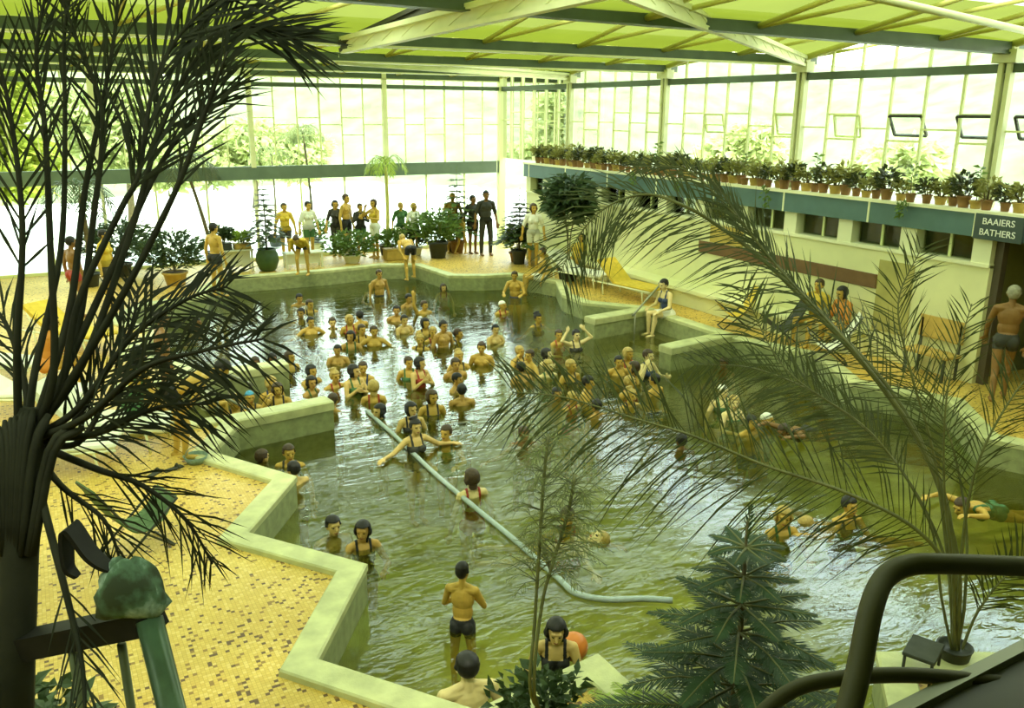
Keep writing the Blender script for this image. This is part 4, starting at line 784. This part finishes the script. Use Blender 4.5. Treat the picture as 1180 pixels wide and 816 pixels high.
# heading 0 looks towards the far glass, 180 towards the gallery, 90 left, -90 right
WL=[
 (437,316,'stand_m',180,'bather standing waist-deep at the far rim below the wide low shrub',(S,'b'),0,.75),
 (428,331,'fwd_f',150,'low bather, only the head out, in front of the waist-deep one at the far rim',(S,'y'),2,.2),
 (511,332,'stand_f',170,'dark-haired low swimmer near the far rim, right of the rim climber',(Bo,'b'),1,.28),
 (471,344,'fwd_m',190,'dark-haired bather farthest back in the middle cluster below the dark spiky plant',(S,'k'),0,.45),
 (489,352,'up_m',200,'bather with one arm raised beside the farthest one of the middle cluster',(S,'b'),2,.42),
 (457,358,'stand_m',150,'black-haired bather at the left front of the back trio in mid pool',(S,'k'),0,.5),
 (466,369,'cross_m',200,'bather with folded arms in mid pool, nearest of the back trio',(S,'k'),1,.55),
 (490,373,'stand_f',160,'dark-haired woman behind the tight row of four in mid pool',(Bo,'k'),2,.5),
 (499,383,'fwd_f',190,'bather squeezed between two dark heads in the tight mid pool row',(S,'y'),2,.4),
 (511,376,'stand_m',180,'black-haired bather standing tall in the tight mid pool row',(S,'k'),0,.55),
 (484,392,'cross_f',150,'fair bather at the left front corner of the tight mid pool row',(Bu,'y'),2,.42),
 (528,385,'stand_f',200,'bather at the right end of the tight mid pool row',(S,'b'),2,.5),
 (571,380,'cross_m',170,'dark-haired bather with broad shoulders alone right of the mid pool row',(S,'k'),1,.55),
 (579,352,'stand_f',180,'bather in a white swim cap alone in the far right water',(Cp,'w'),2,.45),
 (555,401,'stand_m',160,'slim bather standing alone in the centre of the pool',(S,'b'),2,.62),
 (345,344,'fwd_m',200,'dark-haired bather at the back left of the cluster below the boy in yellow',(S,'k'),0,.4),
 (357,351,'stand_f',180,'bather right of the dark head in the far left cluster',(S,'b'),2,.42),
 (347,361,'wide_f',160,'low bather in front of the far left cluster, shoulders barely out',(S,'k'),0,.3),
 (358,371,'wide_m',190,'broad-shouldered bather with spread arms nearest in the far left cluster',(S,'k'),2,.52),
 (383,372,'stand_f',170,'single small bather between the far left cluster and the couple in mid pool',(S,'b'),1,.35),
 (403,369,'stand_f',180,'fair-haired bather left of the black head in the left middle cluster',(Bo,'y'),2,.55),
 (414,364,'stand_m',0,'bather seen from behind with a round black head in the left middle cluster',(S,'k'),2,.62),
 (404,388,'fwd_f',190,'dark-haired bather at the front left of the left middle cluster',(Bo,'k'),0,.5),
 (417,380,'stand_f',160,'bather in the middle of the left middle cluster, yellow skin and brown hair',(S,'b'),2,.5),
 (428,382,'wide_m',180,'broad bather with elbows out at the right of the left middle cluster',(S,'b'),2,.58),
 (389,404,'cross_m',170,'dark-haired bather alone below the left middle cluster',(S,'k'),0,.5),
 (334,412,'stand_f',200,'brown-haired bather at the tip of the far left spur wall',(Bo,'b'),2,.5),
 (314,414,'wide_m',180,'black-haired swimmer whose head shows behind the far left spur wall near its tip',(S,'k'),3,.26),
 (294,418,'wide_f',180,'low head behind the middle of the far left spur wall',(S,'b'),3,.2),
 (359,428,'face_f',180,'woman with a hand to her face right of the far left spur wall tip',(Bo,'k'),2,.45),
 (359,441,'fwd_f',190,'dark-haired bather directly in front of the woman with a hand to her face',(Bo,'k'),0,.42),
 (386,434,'wide_f',180,'fair bather with arms spread between the two left spur wall tips',(Bu,'y'),2,.5),
 (384,461,'wide_m',-60,'dark-haired bather reaching right at the tip of the near left spur wall',(S,'b'),0,.36),
 (408,428,'cross_f',190,'dark-haired bather left of the pair in the left centre water',(Bo,'k'),1,.55),
 (418,424,'stand_f',160,'second bather of the close pair in the left centre water, slightly behind',(S,'b'),2,.55),
 (430,446,'stand_f',0,'fair-haired bather seen from behind in front of the close pair',(Bo,'y'),2,.5),
 (437,474,'wide_f',100,'dark-haired bather with arms out at the far end of the pale blue rope',(Bo,'k'),1,.3),
 (471,418,'stand_f',170,'brown-haired bather left in the pair standing in mid pool',(S,'b'),2,.58),
 (484,419,'cross_f',190,'dark-haired bather right in the pair standing in mid pool',(Bo,'k'),1,.6),
 (525,420,'stand_m',170,'bather at the back left of the group of four in the pool centre',(S,'b'),0,.5),
 (529,411,'face_f',180,'fair-haired bather farthest back of the four in the pool centre',(Bu,'y'),2,.4),
 (527,437,'fwd_m',200,'dark-haired bather third from the back of the four in the pool centre',(S,'k'),0,.42),
 (532,450,'stand_m',10,'black-haired bather nearest of the four in the pool centre, seen from behind',(S,'k'),0,.48),
 (498,458,'stand_f',180,'bather with fair shoulders behind the woman leaning on the blue rope',(Bo,'b'),2,.55),
 (474,472,'stand_f',190,'woman with thick black hair right behind the woman on the blue rope',(Bo,'k'),1,.62),
 (479,492,'wide_f',180,'woman in a dark swimsuit leaning with spread arms on the blue rope',(Bu,'k'),1,.69),
 (514,499,'fwd_f',150,'bather in the water just right of the woman leaning on the blue rope',(S,'b'),2,.4),
 (333,522,'stand_f',180,'bather with brown hair in the lee of the near left spur wall, farther of two',(S,'b'),2,.42),
 (338,541,'stand_m',10,'black-haired bather touching the zigzag curb below the near left spur wall',(S,'k'),1,.42),
 (302,527,'fwd_m',-70,'low bather close under the zigzag curb at the left',(S,'b'),1,.22),
 (599,405,'face_f',180,'fair bather farthest back of the trio right of the pool centre',(S,'y'),2,.5),
 (600,424,'stand_m',20,'dark-haired bather nearest of the trio right of the pool centre',(S,'k'),0,.5),
 (610,410,'wide_m',100,'bather stretching an arm within the trio right of the pool centre',(S,'b'),2,.42),
 (313,442,'stand_f',180,'fair-haired bather leaning on the inner side of the far left spur wall',(Bo,'y'),2,.5),
 (320,449,'face_f',160,'brown-haired bather in front of the far left spur wall, hand raised',(Bo,'b'),2,.45),
 (294,458,'stand_f',170,'bather in a bright blue cap between the two left spur walls',(Cp,'u'),2,.3),
 (271,463,'stand_f',190,'fair bather on the left entry steps below the handrail',(Bo,'y'),2,.6),
 (227,372,'wide_m',200,'dark-haired swimmer alone near the left pool rim beyond the spur walls',(S,'k'),3,.3),
 (620,367,'wide_f',180,'dark-haired bather with yellow shoulders in the far right water, alone',(Bu,'k'),2,.4),
 (644,386,'fwd_f',190,'low bather near the tip of the far right spur wall, left of the pale one',(S,'b'),2,.42),
 (664,386,'hair_f',200,'pale bather with both arms up close to the far right spur wall',(S,'k'),4,.45),
 (630,408,'cross_f',180,'dark-haired pale woman at the back of the couple right of centre',(Bo,'k'),4,.5),
 (632,422,'stand_f',200,'bather directly in front of the dark-haired pale woman right of centre',(S,'y'),4,.35),
 (658,422,'stand_f',180,'fair-haired bather between the couple and the cluster by the right steps',(S,'y'),2,.5),
 (713,417,'stand_m',160,'dark-haired bather at the left of the cluster by the right steps',(S,'k'),2,.5),
 (724,408,'stand_f',180,'fair-haired bather farthest back in the cluster by the right steps',(Lo,'y'),2,.55),
 (730,424,'stand_f',10,'brown-haired bather in the middle of the cluster by the right steps',(Bo,'b'),2,.42),
 (747,410,'face_f',170,'dark-haired pale bather in a white top in the cluster by the right steps',(S,'b'),4,.55),
 (754,438,'stand_m',30,'black-haired bather nearest the right in the cluster by the right steps',(S,'k'),2,.5),
 (726,441,'stand_f',180,'fair bather nearest the gallery side of the cluster by the right steps',(S,'y'),2,.42),
 (727,456,'wide_f',180,'low fair bather just in front of the cluster by the right steps',(Bu,'y'),2,.25),
 (678,441,'fwd_m',200,'dark-haired man behind the long palm leaflets right of centre',(S,'k'),2,.55),
 (687,468,'stand_m',20,'dark-headed bather behind the palm frond midrib right of centre',(S,'k'),0,.35),
 (642,454,'wide_m',180,'dark-haired low bather behind the tips of the palm frond',(S,'k'),0,.28),
 (666,459,'stand_f',170,'fair bather among the palm frond tips right of centre',(S,'y'),2,.3),
 (834,419,'fwd_m',120,'tanned swimmer beside the near right spur wall under the big frond',(S,'b'),3,.3),
 (833,451,'stand_f',180,'bather in a white cap and pale wrap right of the pool centre',(Cp,'w'),4,.6),
 (846,464,'fwd_f',170,'pale bather close in front of the white-capped bather',(S,'y'),4,.4),
 (866,487,'stand_m',160,'dark-haired bather right of the white-capped one, behind the fronds',(S,'k'),2,.4),
 (884,484,'stand_f',180,'bather in a white cap, right one of the two white caps',(Cp,'w'),2,.42),
 (903,497,'swim',120,'tanned swimmer low in the water behind the right palm',(S,'b'),3,.25),
 (593,318,'fwd_m',160,'bather wading by the far right curb left of the one sitting there',(S,'b'),2,.75),
 (543,551,'stand_f',20,'fair-haired pale bather beside the blue rope in the near middle',(Bo,'b'),4,.48),
 (604,500,'wide_m',180,'brown-haired bather between the rope and the palm frond tips',(S,'b'),3,.35),
 (654,596,'wide_f',170,'low bather hidden behind the wispy sapling',(S,'b'),2,.28),
 (384,606,'stand_m',170,'dark-haired bather left of two near the zigzag curb corner',(S,'k'),1,.3),
 (418,612,'fwd_f',180,'woman with long black hair right of two near the zigzag curb corner',(Lo,'k'),0,.36),
 (903,596,'fwd_f',180,'fair-haired bather at the top of the large dark pine, right side',(Bo,'y'),2,.45),
 (979,583,'face_f',190,'dark-haired bather behind the right palm leaflets in the near right water',(S,'k'),2,.4),
 (928,606,'swim',80,'fair low swimmer between the two near right bathers',(S,'y'),2,.2),
 (1108,584,'swim',100,'swimmer in the dark water right of the palm stems',(S,'b'),2,.22),
 (785,508,'stand_m',10,'black-haired bather behind the palm frond in the middle right',(S,'k'),3,.3),
]
for px,py,tm,hd,lab,hr,sk,e in WL: bather(px,py,tm,hd+RN.uniform(-25,25),lab,hr,sk,e,s=RN.uniform(.88,.97))
person('float',G(690,622,ZW-.0),60,'pale bather floating on the back beyond the wispy sapling',('short','y'),('trunks','y'),4,.95)
person('cross_m',G(533,659,ZW+.60),-40,'boy in dark trunks standing in the shallow near water, back turned',('short','k'),('trunks','k'),2,.80,width=.86)
person('sit_m',G(538,768,ZW+.36),-8,'man with thick black hair low in the water nearest the gallery, back turned',('short','k'),('trunks','k'),4,1.0,width=1.08)
person('sit_f',G(641,728,ZW+.42),150,'dark-haired woman in a black swimsuit by the tiled point, holding an orange ball',('bob','k'),('one','k'),1,.9)
tag(MB().ball((0,0,0),.13,16,12).build('ball',mat('orange ball',(.62,.20,.03),.4),None,G(661,745,ZW+.08)),'orange ball floating by the woman in the black swimsuit','ball')
# people on the deck
def deck(px,py,tm,hd,label,hr=('short','k'),su=('trunks','k'),skin=2,s=1.,z=0.,**k):
    return person(tm,G(px,py,z),hd,label,hr,su,skin,s,'feet','deck',**k)
deck(252,342,'stand_m',-60,'man in black trunks standing on the left rim of the pool',('short','k'),('trunks','k'),2,1.02,z=.0)
deck(350,316,'bend',150,'boy in yellow bending over the far left rim beside the white stand',('short','b'),[('shirt','y'),('trunks','d')],2,.9,z=.06)
deck(474,322,'bend',0,'person in black trunks climbing out over the far rim, back turned',('short','y'),('trunks','k'),2,.95,z=-.25)
deck(331,300,'stand_f',170,'person in a light top standing behind the slim potted Norfolk pine',('short','b'),[('shirt','y'),('shorts','d')],2,.98)
deck(358,299,'stand_f',190,'person in a white top behind the boy in yellow, left of the thin palm trunk',('short','k'),[('shirt','w'),('shorts','g')],2,1.)
deck(389,295,'stand_f',150,'woman in a long dark dress, leftmost of the four standing at the far glass',('bob','k'),[('shirt','d'),('pants','d')],2,.98)
deck(401,296,'stand_m',-140,'tall bare-chested man in dark trunks beside the woman in the dark dress',('short','b'),('shorts','k'),2,1.1)
deck(417,295,'cross_f',170,'person in a dark green top, third of the four standing at the far glass',('short','b'),[('shirt','d'),('shorts','g')],2,.93)
deck(433,297,'face_f',110,'woman with a white skirt, rightmost of the four standing at the far glass',('bob','b'),[('one','y'),('shorts','w')],2,1.02)
deck(463,292,'stand_f',170,'pale figure in a light green top by the ochre square planter',('short','y'),[('shirt','g'),('shorts','w')],2,.92)
deck(478,293,'stand_f',190,'slight fair figure just right of the one in the light green top',('bob','y'),[('shirt','w'),('shorts','w')],2,.92)
deck(522,291,'stand_m',160,'tall bare-chested man standing behind the big rounded bush',('short','y'),('trunks','d'),2,1.08)
deck(532,294,'walk',-70,'child walking past the right of the big rounded bush',('short','k'),('trunks','k'),2,.72)
deck(545,292,'stand_f',180,'dark figure standing behind the Norfolk pine near the glass corner',('short','k'),[('shirt','d'),('shorts','d')],3,1.05)
deck(560,294,'stand_m',170,'tall dark figure right behind the Norfolk pine trunk near the corner',('short','k'),[('shirt','d'),('pants','d')],3,1.15)
person('stand_f',V(12.4,21.3,0),150,'woman wrapped in a pale towel between the black-potted pine and the dark tree',('bob','b'),[('shirt','w'),('shorts','w')],2,1.05,'feet','deck')
person('sit_m',V(11.62,19.5,-.42),70,'man sitting on the far right curb with his legs in the water',('short','b'),('shorts','w'),2,1.,'feet','deck')
person('sit_f',V(11.9,14.55,-.42),90,'pale bather sitting by the right steps with white shorts and feet in the water',('short','k'),[('one','n'),('shorts','w')],4,1.,'feet','deck')
deck(905,352,'stand_f',130,'woman in a wide yellow sun hat and black dress by the brown board',('bob','k'),[('shirt','k'),('pants','k')],4,1.02)
deck(205,528,'bend',-100,'golden-skinned person bending to dry the legs beside the near left spur wall',('short','k'),('trunks','k'),2,1.0)
deck(160,505,'sit_f',-60,'dark-haired person sitting on the deck chair behind the bending one',('bob','k'),('one','g'),2,1.,z=.0)
deck(196,478,'stand_m',-80,'dark tanned person at the top of the left entry steps',('short','k'),('trunks','k'),3,.9)
deck(240,488,'sit_m',-90,'small child in white sitting on the left entry steps under the handrail',('short','k'),('shirt','w'),2,.62,z=-.3)
deck(1148,462,'walk',-55,'brown man with grey hair walking past the dark entrance, back turned',('short','g'),('trunks','d'),3,1.06)
person('sit_m',V(13.02,11.45,-.02),100,'person in yellow sitting on the plinth below the brown board',('short','b'),('shirt','y'),2,1.,'feet','deck')
person('sit_f',V(13.02,10.75,-.02),80,'person in an orange top sitting right of the one in yellow',('bob','k'),('shirt','o'),2,1.,'feet','deck')
deck(662,318,'recline',120,'person in a yellow shirt resting on the lounger by the wall',('bob','k'),('shirt','y'),2,1.)
deck(128,352,'stand_f',-120,'bather in yellow on the left deck behind the dark palm',('short','k'),[('shirt','y'),('shorts','d')],2,1.)
deck(92,365,'stand_m',-60,'dark-haired bather at the left edge of the far deck behind the palm',('short','k'),('trunks','r'),3,1.)
deck(60,455,'sit_f',-80,'person in orange sitting on the left deck behind the dark palm stems',('bob','k'),('shirt','o'),2,1.)
# sun hat
h=MB(); h.lathe([(.001,.115),(.05,.11),(.085,.08),(.095,.03),(.20,.015),(.205,.008),(.09,.01),(.08,.04),(.001,.06)],n=24)
for o in list(COL.objects):
    if o.get('label','').startswith('woman in a wide yellow sun hat'):
        B=body('stand_f'); q=h.build('sun_hat',SU['y'],o,Vector(B['hc'])+V(0,0,.03))
# ------------------------------------------------------------------ furniture and loose things
def RYp(px,py,Y): d=ray(px,py); return CAM+d*(Y/d.y)
M_rail=mat('grey handrail',(.30,.31,.22),.35,.1,8,metal=.4)
M_canvg=mat('green canvas',(.10,.17,.07),.8,.3,12); M_canvw=mat('white canvas',(.80,.81,.66),.8,.06,8); M_canvo=mat('yellow towel',(.70,.50,.06),.9,.12,10); M_black=mat('black leather',(.009,.009,.008),.6,.3,10,spec=.2)
M_canvd=mat('dark canvas',(.05,.055,.04),.8,.2,8); M_canvb=mat('ochre board',(.50,.34,.08),.6,.15,6)
def handrail(a,c,drops,label):
    a=Vector(a); c=Vector(c); t=empty('handrail',V(a.x,a.y,0),0,label,'handrail'); o=t.location
    b=MB(); b.tube(spline([a-o+V(-.12,0,-.05),a-o,(a+c)/2-o,c-o],4),.024,8); b.build('rail',M_rail,t)
    for u,z in drops: p=a.lerp(c,u)-o; b=MB(); b.tube([p,V(p.x,p.y,z)],.018,8); b.build('post',M_rail,t)
handrail(RYp(189,422,12.75),RYp(296,477,12.75),((.08,0),(.55,-.6)),'near handrail slanting down the left entry steps')
handrail(RYp(214,409,13.95),RYp(292,444,13.95),((.08,0),(.6,-.7)),'far handrail slanting down the left entry steps')
handrail(V(11.9,14.75,.75),V(11.1,14.75,.05),((.05,0),(.9,-.7)),'short handrail at the right entry steps beside the seated bather')
rp=[G(*p,ZW+.02) for p in ((423,474),(460,507),(500,545),(545,583),(590,620),(622,648),(645,668),(664,684),(700,691),(740,690),(775,692))]
b=MB(); b.tube(spline(rp,6),.032,8); tag(b.build('pool_rope',mat('pale blue rope',(.40,.47,.45),.6,.1,20)),'pale blue floating rope running across the pool to the near side','rope')
def lounger(x,y,rz,pad,label,back=.5,towel=None):
    t=empty('sun_lounger',(x,y,0),rz,label,'sun lounger','sun loungers on the deck'); b=MB()
    for s in (-.3,.3):
        b=MB(); b.tube(spline([V(-.95,s,.3),V(.2,s,.3),V(.95,s,.3)],3),.018,6); b.build('frame',M_pill,t)
        for xx in (-.7,.6): b=MB(); b.tube([V(xx-.04,s,.0),V(xx,s,.3)],.018,6); b.build('leg',M_pill,t)
    b=MB(); b.rbox((-.95,-.29,.31),(.25,.29,.38),.03); b.build('seat_pad',pad,t)
    c,sn=math.cos(back),math.sin(back); b=MB(); q=[V(.25,0,.32),V(.25+.75*c,0,.32+.75*sn)]; n=V(-sn,0,c)*.07
    b.loft([[q[0]+V(0,-.29,0),q[0]+V(0,.29,0),q[0]+n+V(0,.29,0),q[0]+n+V(0,-.29,0)],[q[1]+V(0,-.29,0),q[1]+V(0,.29,0),q[1]+n+V(0,.29,0),q[1]+n+V(0,-.29,0)]]); b.build('back_pad',pad,t)
    for y in (-1,1): b=MB(); b.tube([V(.55,.3*y,.3),V(.25+.6*c,.28*y,.32+.58*sn)],.014,6); b.build('back_stay',M_pill,t)
    return t
lounger(.45,12.05,2.6,M_canvw,'white sun lounger beside the person bending to dry the legs',.75)
lounger(-.35,11.4,2.9,M_canvw,'white sun lounger behind the stems of the dark palm, nearest the gallery',.35)
lounger(-.5,13.9,2.7,M_canvw,'white sun lounger on the left deck level with the far left spur wall',.6)
lounger(.3,17.6,2.2,M_canvo,'yellow padded sun lounger on the left deck beyond the spur walls',.6)
lounger(-.9,16.0,2.4,M_canvw,'white sun lounger at the far left edge behind the palm',.5)
lounger(12.2,18.6,1.9,M_canvw,'white sun lounger by the wall under the person in the yellow shirt',.6)
lounger(12.35,16.6,1.75,M_canvo,'yellow sun lounger by the wall to the right of the resting person',.7)
def slingchair(x,y,rz,m,label,s=1.):
    t=empty('folding_chair',(x,y,0),rz,label,'folding chair'); t.scale=(s,s,s)
    for s2 in (-.27,.27):
        b=MB(); b.tube([V(-.34,s2,0),V(.42,s2,.62)],.016,6); b.build('leg',M_canvd,t); b=MB(); b.tube([V(.34,s2*.92,0),V(-.2,s2*.92,.46),V(-.52,s2*.92,.98)],.016,6); b.build('leg',M_canvd,t)
    for x_,w_,z_ in ((.42,.28,.62),(-.52,.26,.98),(-.34,.27,.015),(.34,.25,.015)): b=MB(); b.tube([V(x_,-w_,z_),V(x_,w_,z_)],.015,6); b.build('crossbar',M_canvd,t)
    P=spline([V(.43,0,.63),V(.2,0,.36),V(-.1,0,.33),V(-.33,0,.60),V(-.53,0,1.0)],5); b=MB()
    b.loft([[p+V(0,-.25,0),p+V(0,.25,0),p+V(.01,.25,.012),p+V(.01,-.25,.012)] for p in P]); b.build('sling',m,t)
    return t
slingchair(.50,8.75,.35,M_canvg,'green canvas folding chair standing on the tiles behind the bag',.82)
slingchair(12.2,10.35,2.4,M_canvw,'white canvas folding chair at the foot of the tan panel',.9)
slingchair(12.45,11.75,2.7,M_canvd,'dark folding chair next to the person in the orange top',.85)
slingchair(12.5,13.1,2.7,M_canvo,'yellow folding chair under the brown board',.85)
def bench(x,y,rz,label):
    t=empty('bench',(x,y,0),rz,label,'bench'); b=MB(); b.rbox((-.42,-.2,.4),(.42,.2,.45),.01); b.build('seat',M_canvb,t); b=MB(); b.rbox((-.42,.17,.62),(.42,.2,1.0),.01); b.build('backrest',M_canvb,t)
    for i in (-.36,.36):
        b=MB(); b.beam((i,-.16,0),(i,-.16,.4),.04,.04); b.build('leg',M_canvd,t); b=MB(); b.beam((i,.185,0),(i,.185,.95),.04,.03); b.build('leg',M_canvd,t)
bench(XF-.27,8.92,-PI/2,'ochre bench with a backrest against the cream wall beside the dark entrance')
def whitetable(p,w,d,h,label,rz=0):
    t=empty('plant_stand',p,rz,label,'plant stand'); b=MB(); b.rbox((-w/2,-d/2,h-.05),(w/2,d/2,h),.01); b.build('top',M_potw,t)
    for i in (-1,1):
        for j in (-1,1): b=MB(); b.beam((i*(w/2-.05),j*(d/2-.05),0),(i*(w/2-.05),j*(d/2-.05),h-.05),.05,.05); b.build('leg',M_potw,t)
    b=MB(); b.box((-w/2+.06,-.01,.1),(w/2-.06,.01,h-.08)); b.build('panel',M_potw,t)
p=G(270,312); whitetable(p,1.05,.45,.6,'white plant stand with two boxes of plants left of the slim pine')
potted('planter_box',p+V(-.26,0,.6),0,.23,.2,shrubmesh((0,0,.42),(.28,.2,.2),220,.15,.06,.6),'dark planter box with green plants on the white stand, left one','planter',kind='box',potmat=M_potd,mat_l=M_lf_deep)
potted('planter_box',p+V(.26,0,.6),0,.23,.16,shrubmesh((0,0,.32),(.26,.2,.16),220,.12,.06,.6),'planter box with yellowish flowers on the white stand, right one','planter',kind='box',potmat=M_potb,mat_l=M_lf_lime)
whitetable(G(350,308),1.1,.4,.45,'long low white stand behind the boy in yellow')
# small loose things beside the near left spur wall
t=empty('wire_basket',G(226,533),.3,'small blue green wire basket on the tiles by the zigzag curb','basket'); b=MB(); b.lathe([(.10,0),(.15,.1),(.155,.1),(.105,0)],n=14); b.build('basket',mat('blue green wire',(.20,.30,.24),.5,.2,30),t)
b=MB(); b.tube(spline([V(-.15,0,.1),V(-.08,0,.2),V(.08,0,.2),V(.15,0,.1)],4),.008,6); b.build('handle',M_rail,t)
def sandal(x,y,rz,label):
    t=empty('sandal',(x,y,0),rz,label,'sandal'); b=MB(); P=[(-.12,.035),(-.06,.036),(.0,.034),(.07,.046),(.12,.035)]
    b.loft([[V(a,-w,0),V(a,w,0),V(a,w,.02),V(a,-w,.02)] for a,w in P]); b.build('sole',M_canvd,t); b=MB(); b.tube(spline([V(.05,-.045,.015),V(.05,0,.06),V(.05,.045,.015)],4),.012,6); b.build('strap',M_canvd,t)
q=G(200,541); sandal(q.x,q.y,.4,'dark sandal on the tiles by the feet of the bending person'); sandal(q.x-.22,q.y-.05,.8,'other dark sandal of the pair, nearer the palm')
# dark rail, green post and bag in the near left corner
pt=at(172,714,3.4); pb=at(206,850,3.3); dd=pb-pt; pb=pt+dd*(pt.z/-dd.z) if dd.z<0 else pb
t=empty('landing_rail',V(pb.x,pb.y,0),0,'dark rail on a tall green steel post in the near left corner','rail'); o_=t.location
b=MB(); b.tube([pt-o_,pb-o_],.052,12); b.build('post',mat('worn green post',(.05,.09,.05),.3,.3,10,metal=.2),t)
b=MB(); b.beam(at(-60,762,3.7)-o_,pt-o_+V(.03,0,.0),.10,.10); b.build('top_rail',M_black,t)
for px in (82,140): 
    a=at(px,742,3.5)-o_; b=MB(); b.tube([a,V(a.x+.03,a.y-.05,0)],.018,8); b.build('baluster',mat('olive baluster',(.10,.12,.05),.5),t)
def patch_mat():
    m=mat('patterned beach bag cloth',(.045,.075,.035),.75); nt=m.node_tree; n=nt.nodes; L=nt.links
    t=n.new('ShaderNodeTexNoise'); t.inputs['Scale'].default_value=9; t.inputs['Detail'].default_value=6; co=n.new('ShaderNodeTexCoord'); L.new(co.outputs['Object'],t.inputs['Vector'])
    r=n.new('ShaderNodeValToRGB'); e=r.color_ramp.elements; e[0].position=.42; e[0].color=(.035,.05,.025,1); e[1].position=.68; e[1].color=(.38,.50,.44,1); x=e.new(.55); x.color=(.08,.15,.09,1)
    L.new(t.outputs['Fac'],r.inputs['Fac']); L.new(r.outputs[0],n['Principled BSDF'].inputs['Base Color']); return m
bg=at(154,706,3.42); t=empty('beach_bag',bg,-.5,'green and pale blue beach bag on the dark rail with a black strap','bag')
b=MB(); R_=[]
for z,w,d in ((.0,.11,.055),(.02,.13,.07),(.06,.125,.078),(.10,.118,.075),(.14,.11,.066),(.17,.098,.055),(.20,.075,.04),(.225,.055,.022),(.235,.03,.012)):
    R_.append([V((1+.10*math.sin(5*a+z*30)+.06*math.sin(9*a-z*50))*w*math.copysign(abs(math.cos(a))**.6,math.cos(a)),d*math.copysign(abs(math.sin(a))**.6,math.sin(a)),z+.012*math.sin(3*a)) for a in [2*PI*k/20 for k in range(20)]])
b.loft(R_,True,True); b.build('bag',patch_mat(),t)
M_pb=mat('pale blue canvas',(.30,.42,.36),.7,.25,14)
b=MB(); P=spline([V(-.02,0,.2),V(-.08,.01,.19),V(-.15,.02,.24),V(-.215,.02,.36),V(-.24,.02,.32),V(-.235,.0,.20),V(-.20,-.01,.16)],5); W=[.015+.035*math.sin(PI*k/(len(P)-1)) for k in range(len(P))]
b.loft([[p+V(-.004,-w,0),p+V(.004,w,0),p+V(.012,w,.008),p+V(.012,-w,.008)] for p,w in zip(P,W)]); b.build('strap',M_black,t)
# handrail and dark parapet close to the camera at the right
HP=[(972,840,1.15),(990,770,1.2),(1003,705,1.25),(1018,668,1.3),(1045,652,1.33),(1090,650,1.36),(1215,654,1.5)]
HQ=[(850,850,1.3),(905,800,1.3),(960,783,1.32),(1040,778,1.35),(1130,784,1.42),(1215,792,1.5)]
o_=V(.6,.8,2.66); t=empty('gallery_handrail',o_,0,'blurred olive pipe handrail bending down close to the camera at the right','handrail'); mo=mat('olive pipe',(.045,.042,.014),.6,spec=.25)
b=MB(); b.tube(spline([at(*p)-o_ for p in HP],6),.017,10); b.build('rail',mo,t); b=MB(); b.tube(spline([at(*p)-o_ for p in HQ],6),.012,10); b.build('lower_rail',mo,t)
a=at(1010,836,1.25); c=at(1215,730,1.6); u=(c-a); u.z=0; u.normalize(); w_=V(u.y,-u.x,0)*.34; b=MB(); b.beam(a+w_-V(0,0,.05),c+w_-V(0,0,.05),.66,.09); b.k=1; b.beam(a,c,.022,.02); 
struct(b.build('wall_parapet',[mat('dark parapet',(.03,.03,.022),.6,.1,6),mat('parapet cap',(.16,.17,.09),.4)]))
# little dark stool on the tiled corner by the feathery palm
t=empty('stool',V(5.72,3.62,0),.4,'small dark metal stool on the tiled corner beside the feathery palm','stool'); b=MB(); b.rbox((-.16,-.12,.22),(.16,.12,.25),.008); b.build('seat',M_canvd,t)
for i in (-.14,.14):
    for j in (-.1,.1): b=MB(); b.tube([(i,j,0),(i,j,.22)],.012,6); b.build('leg',M_canvd,t)
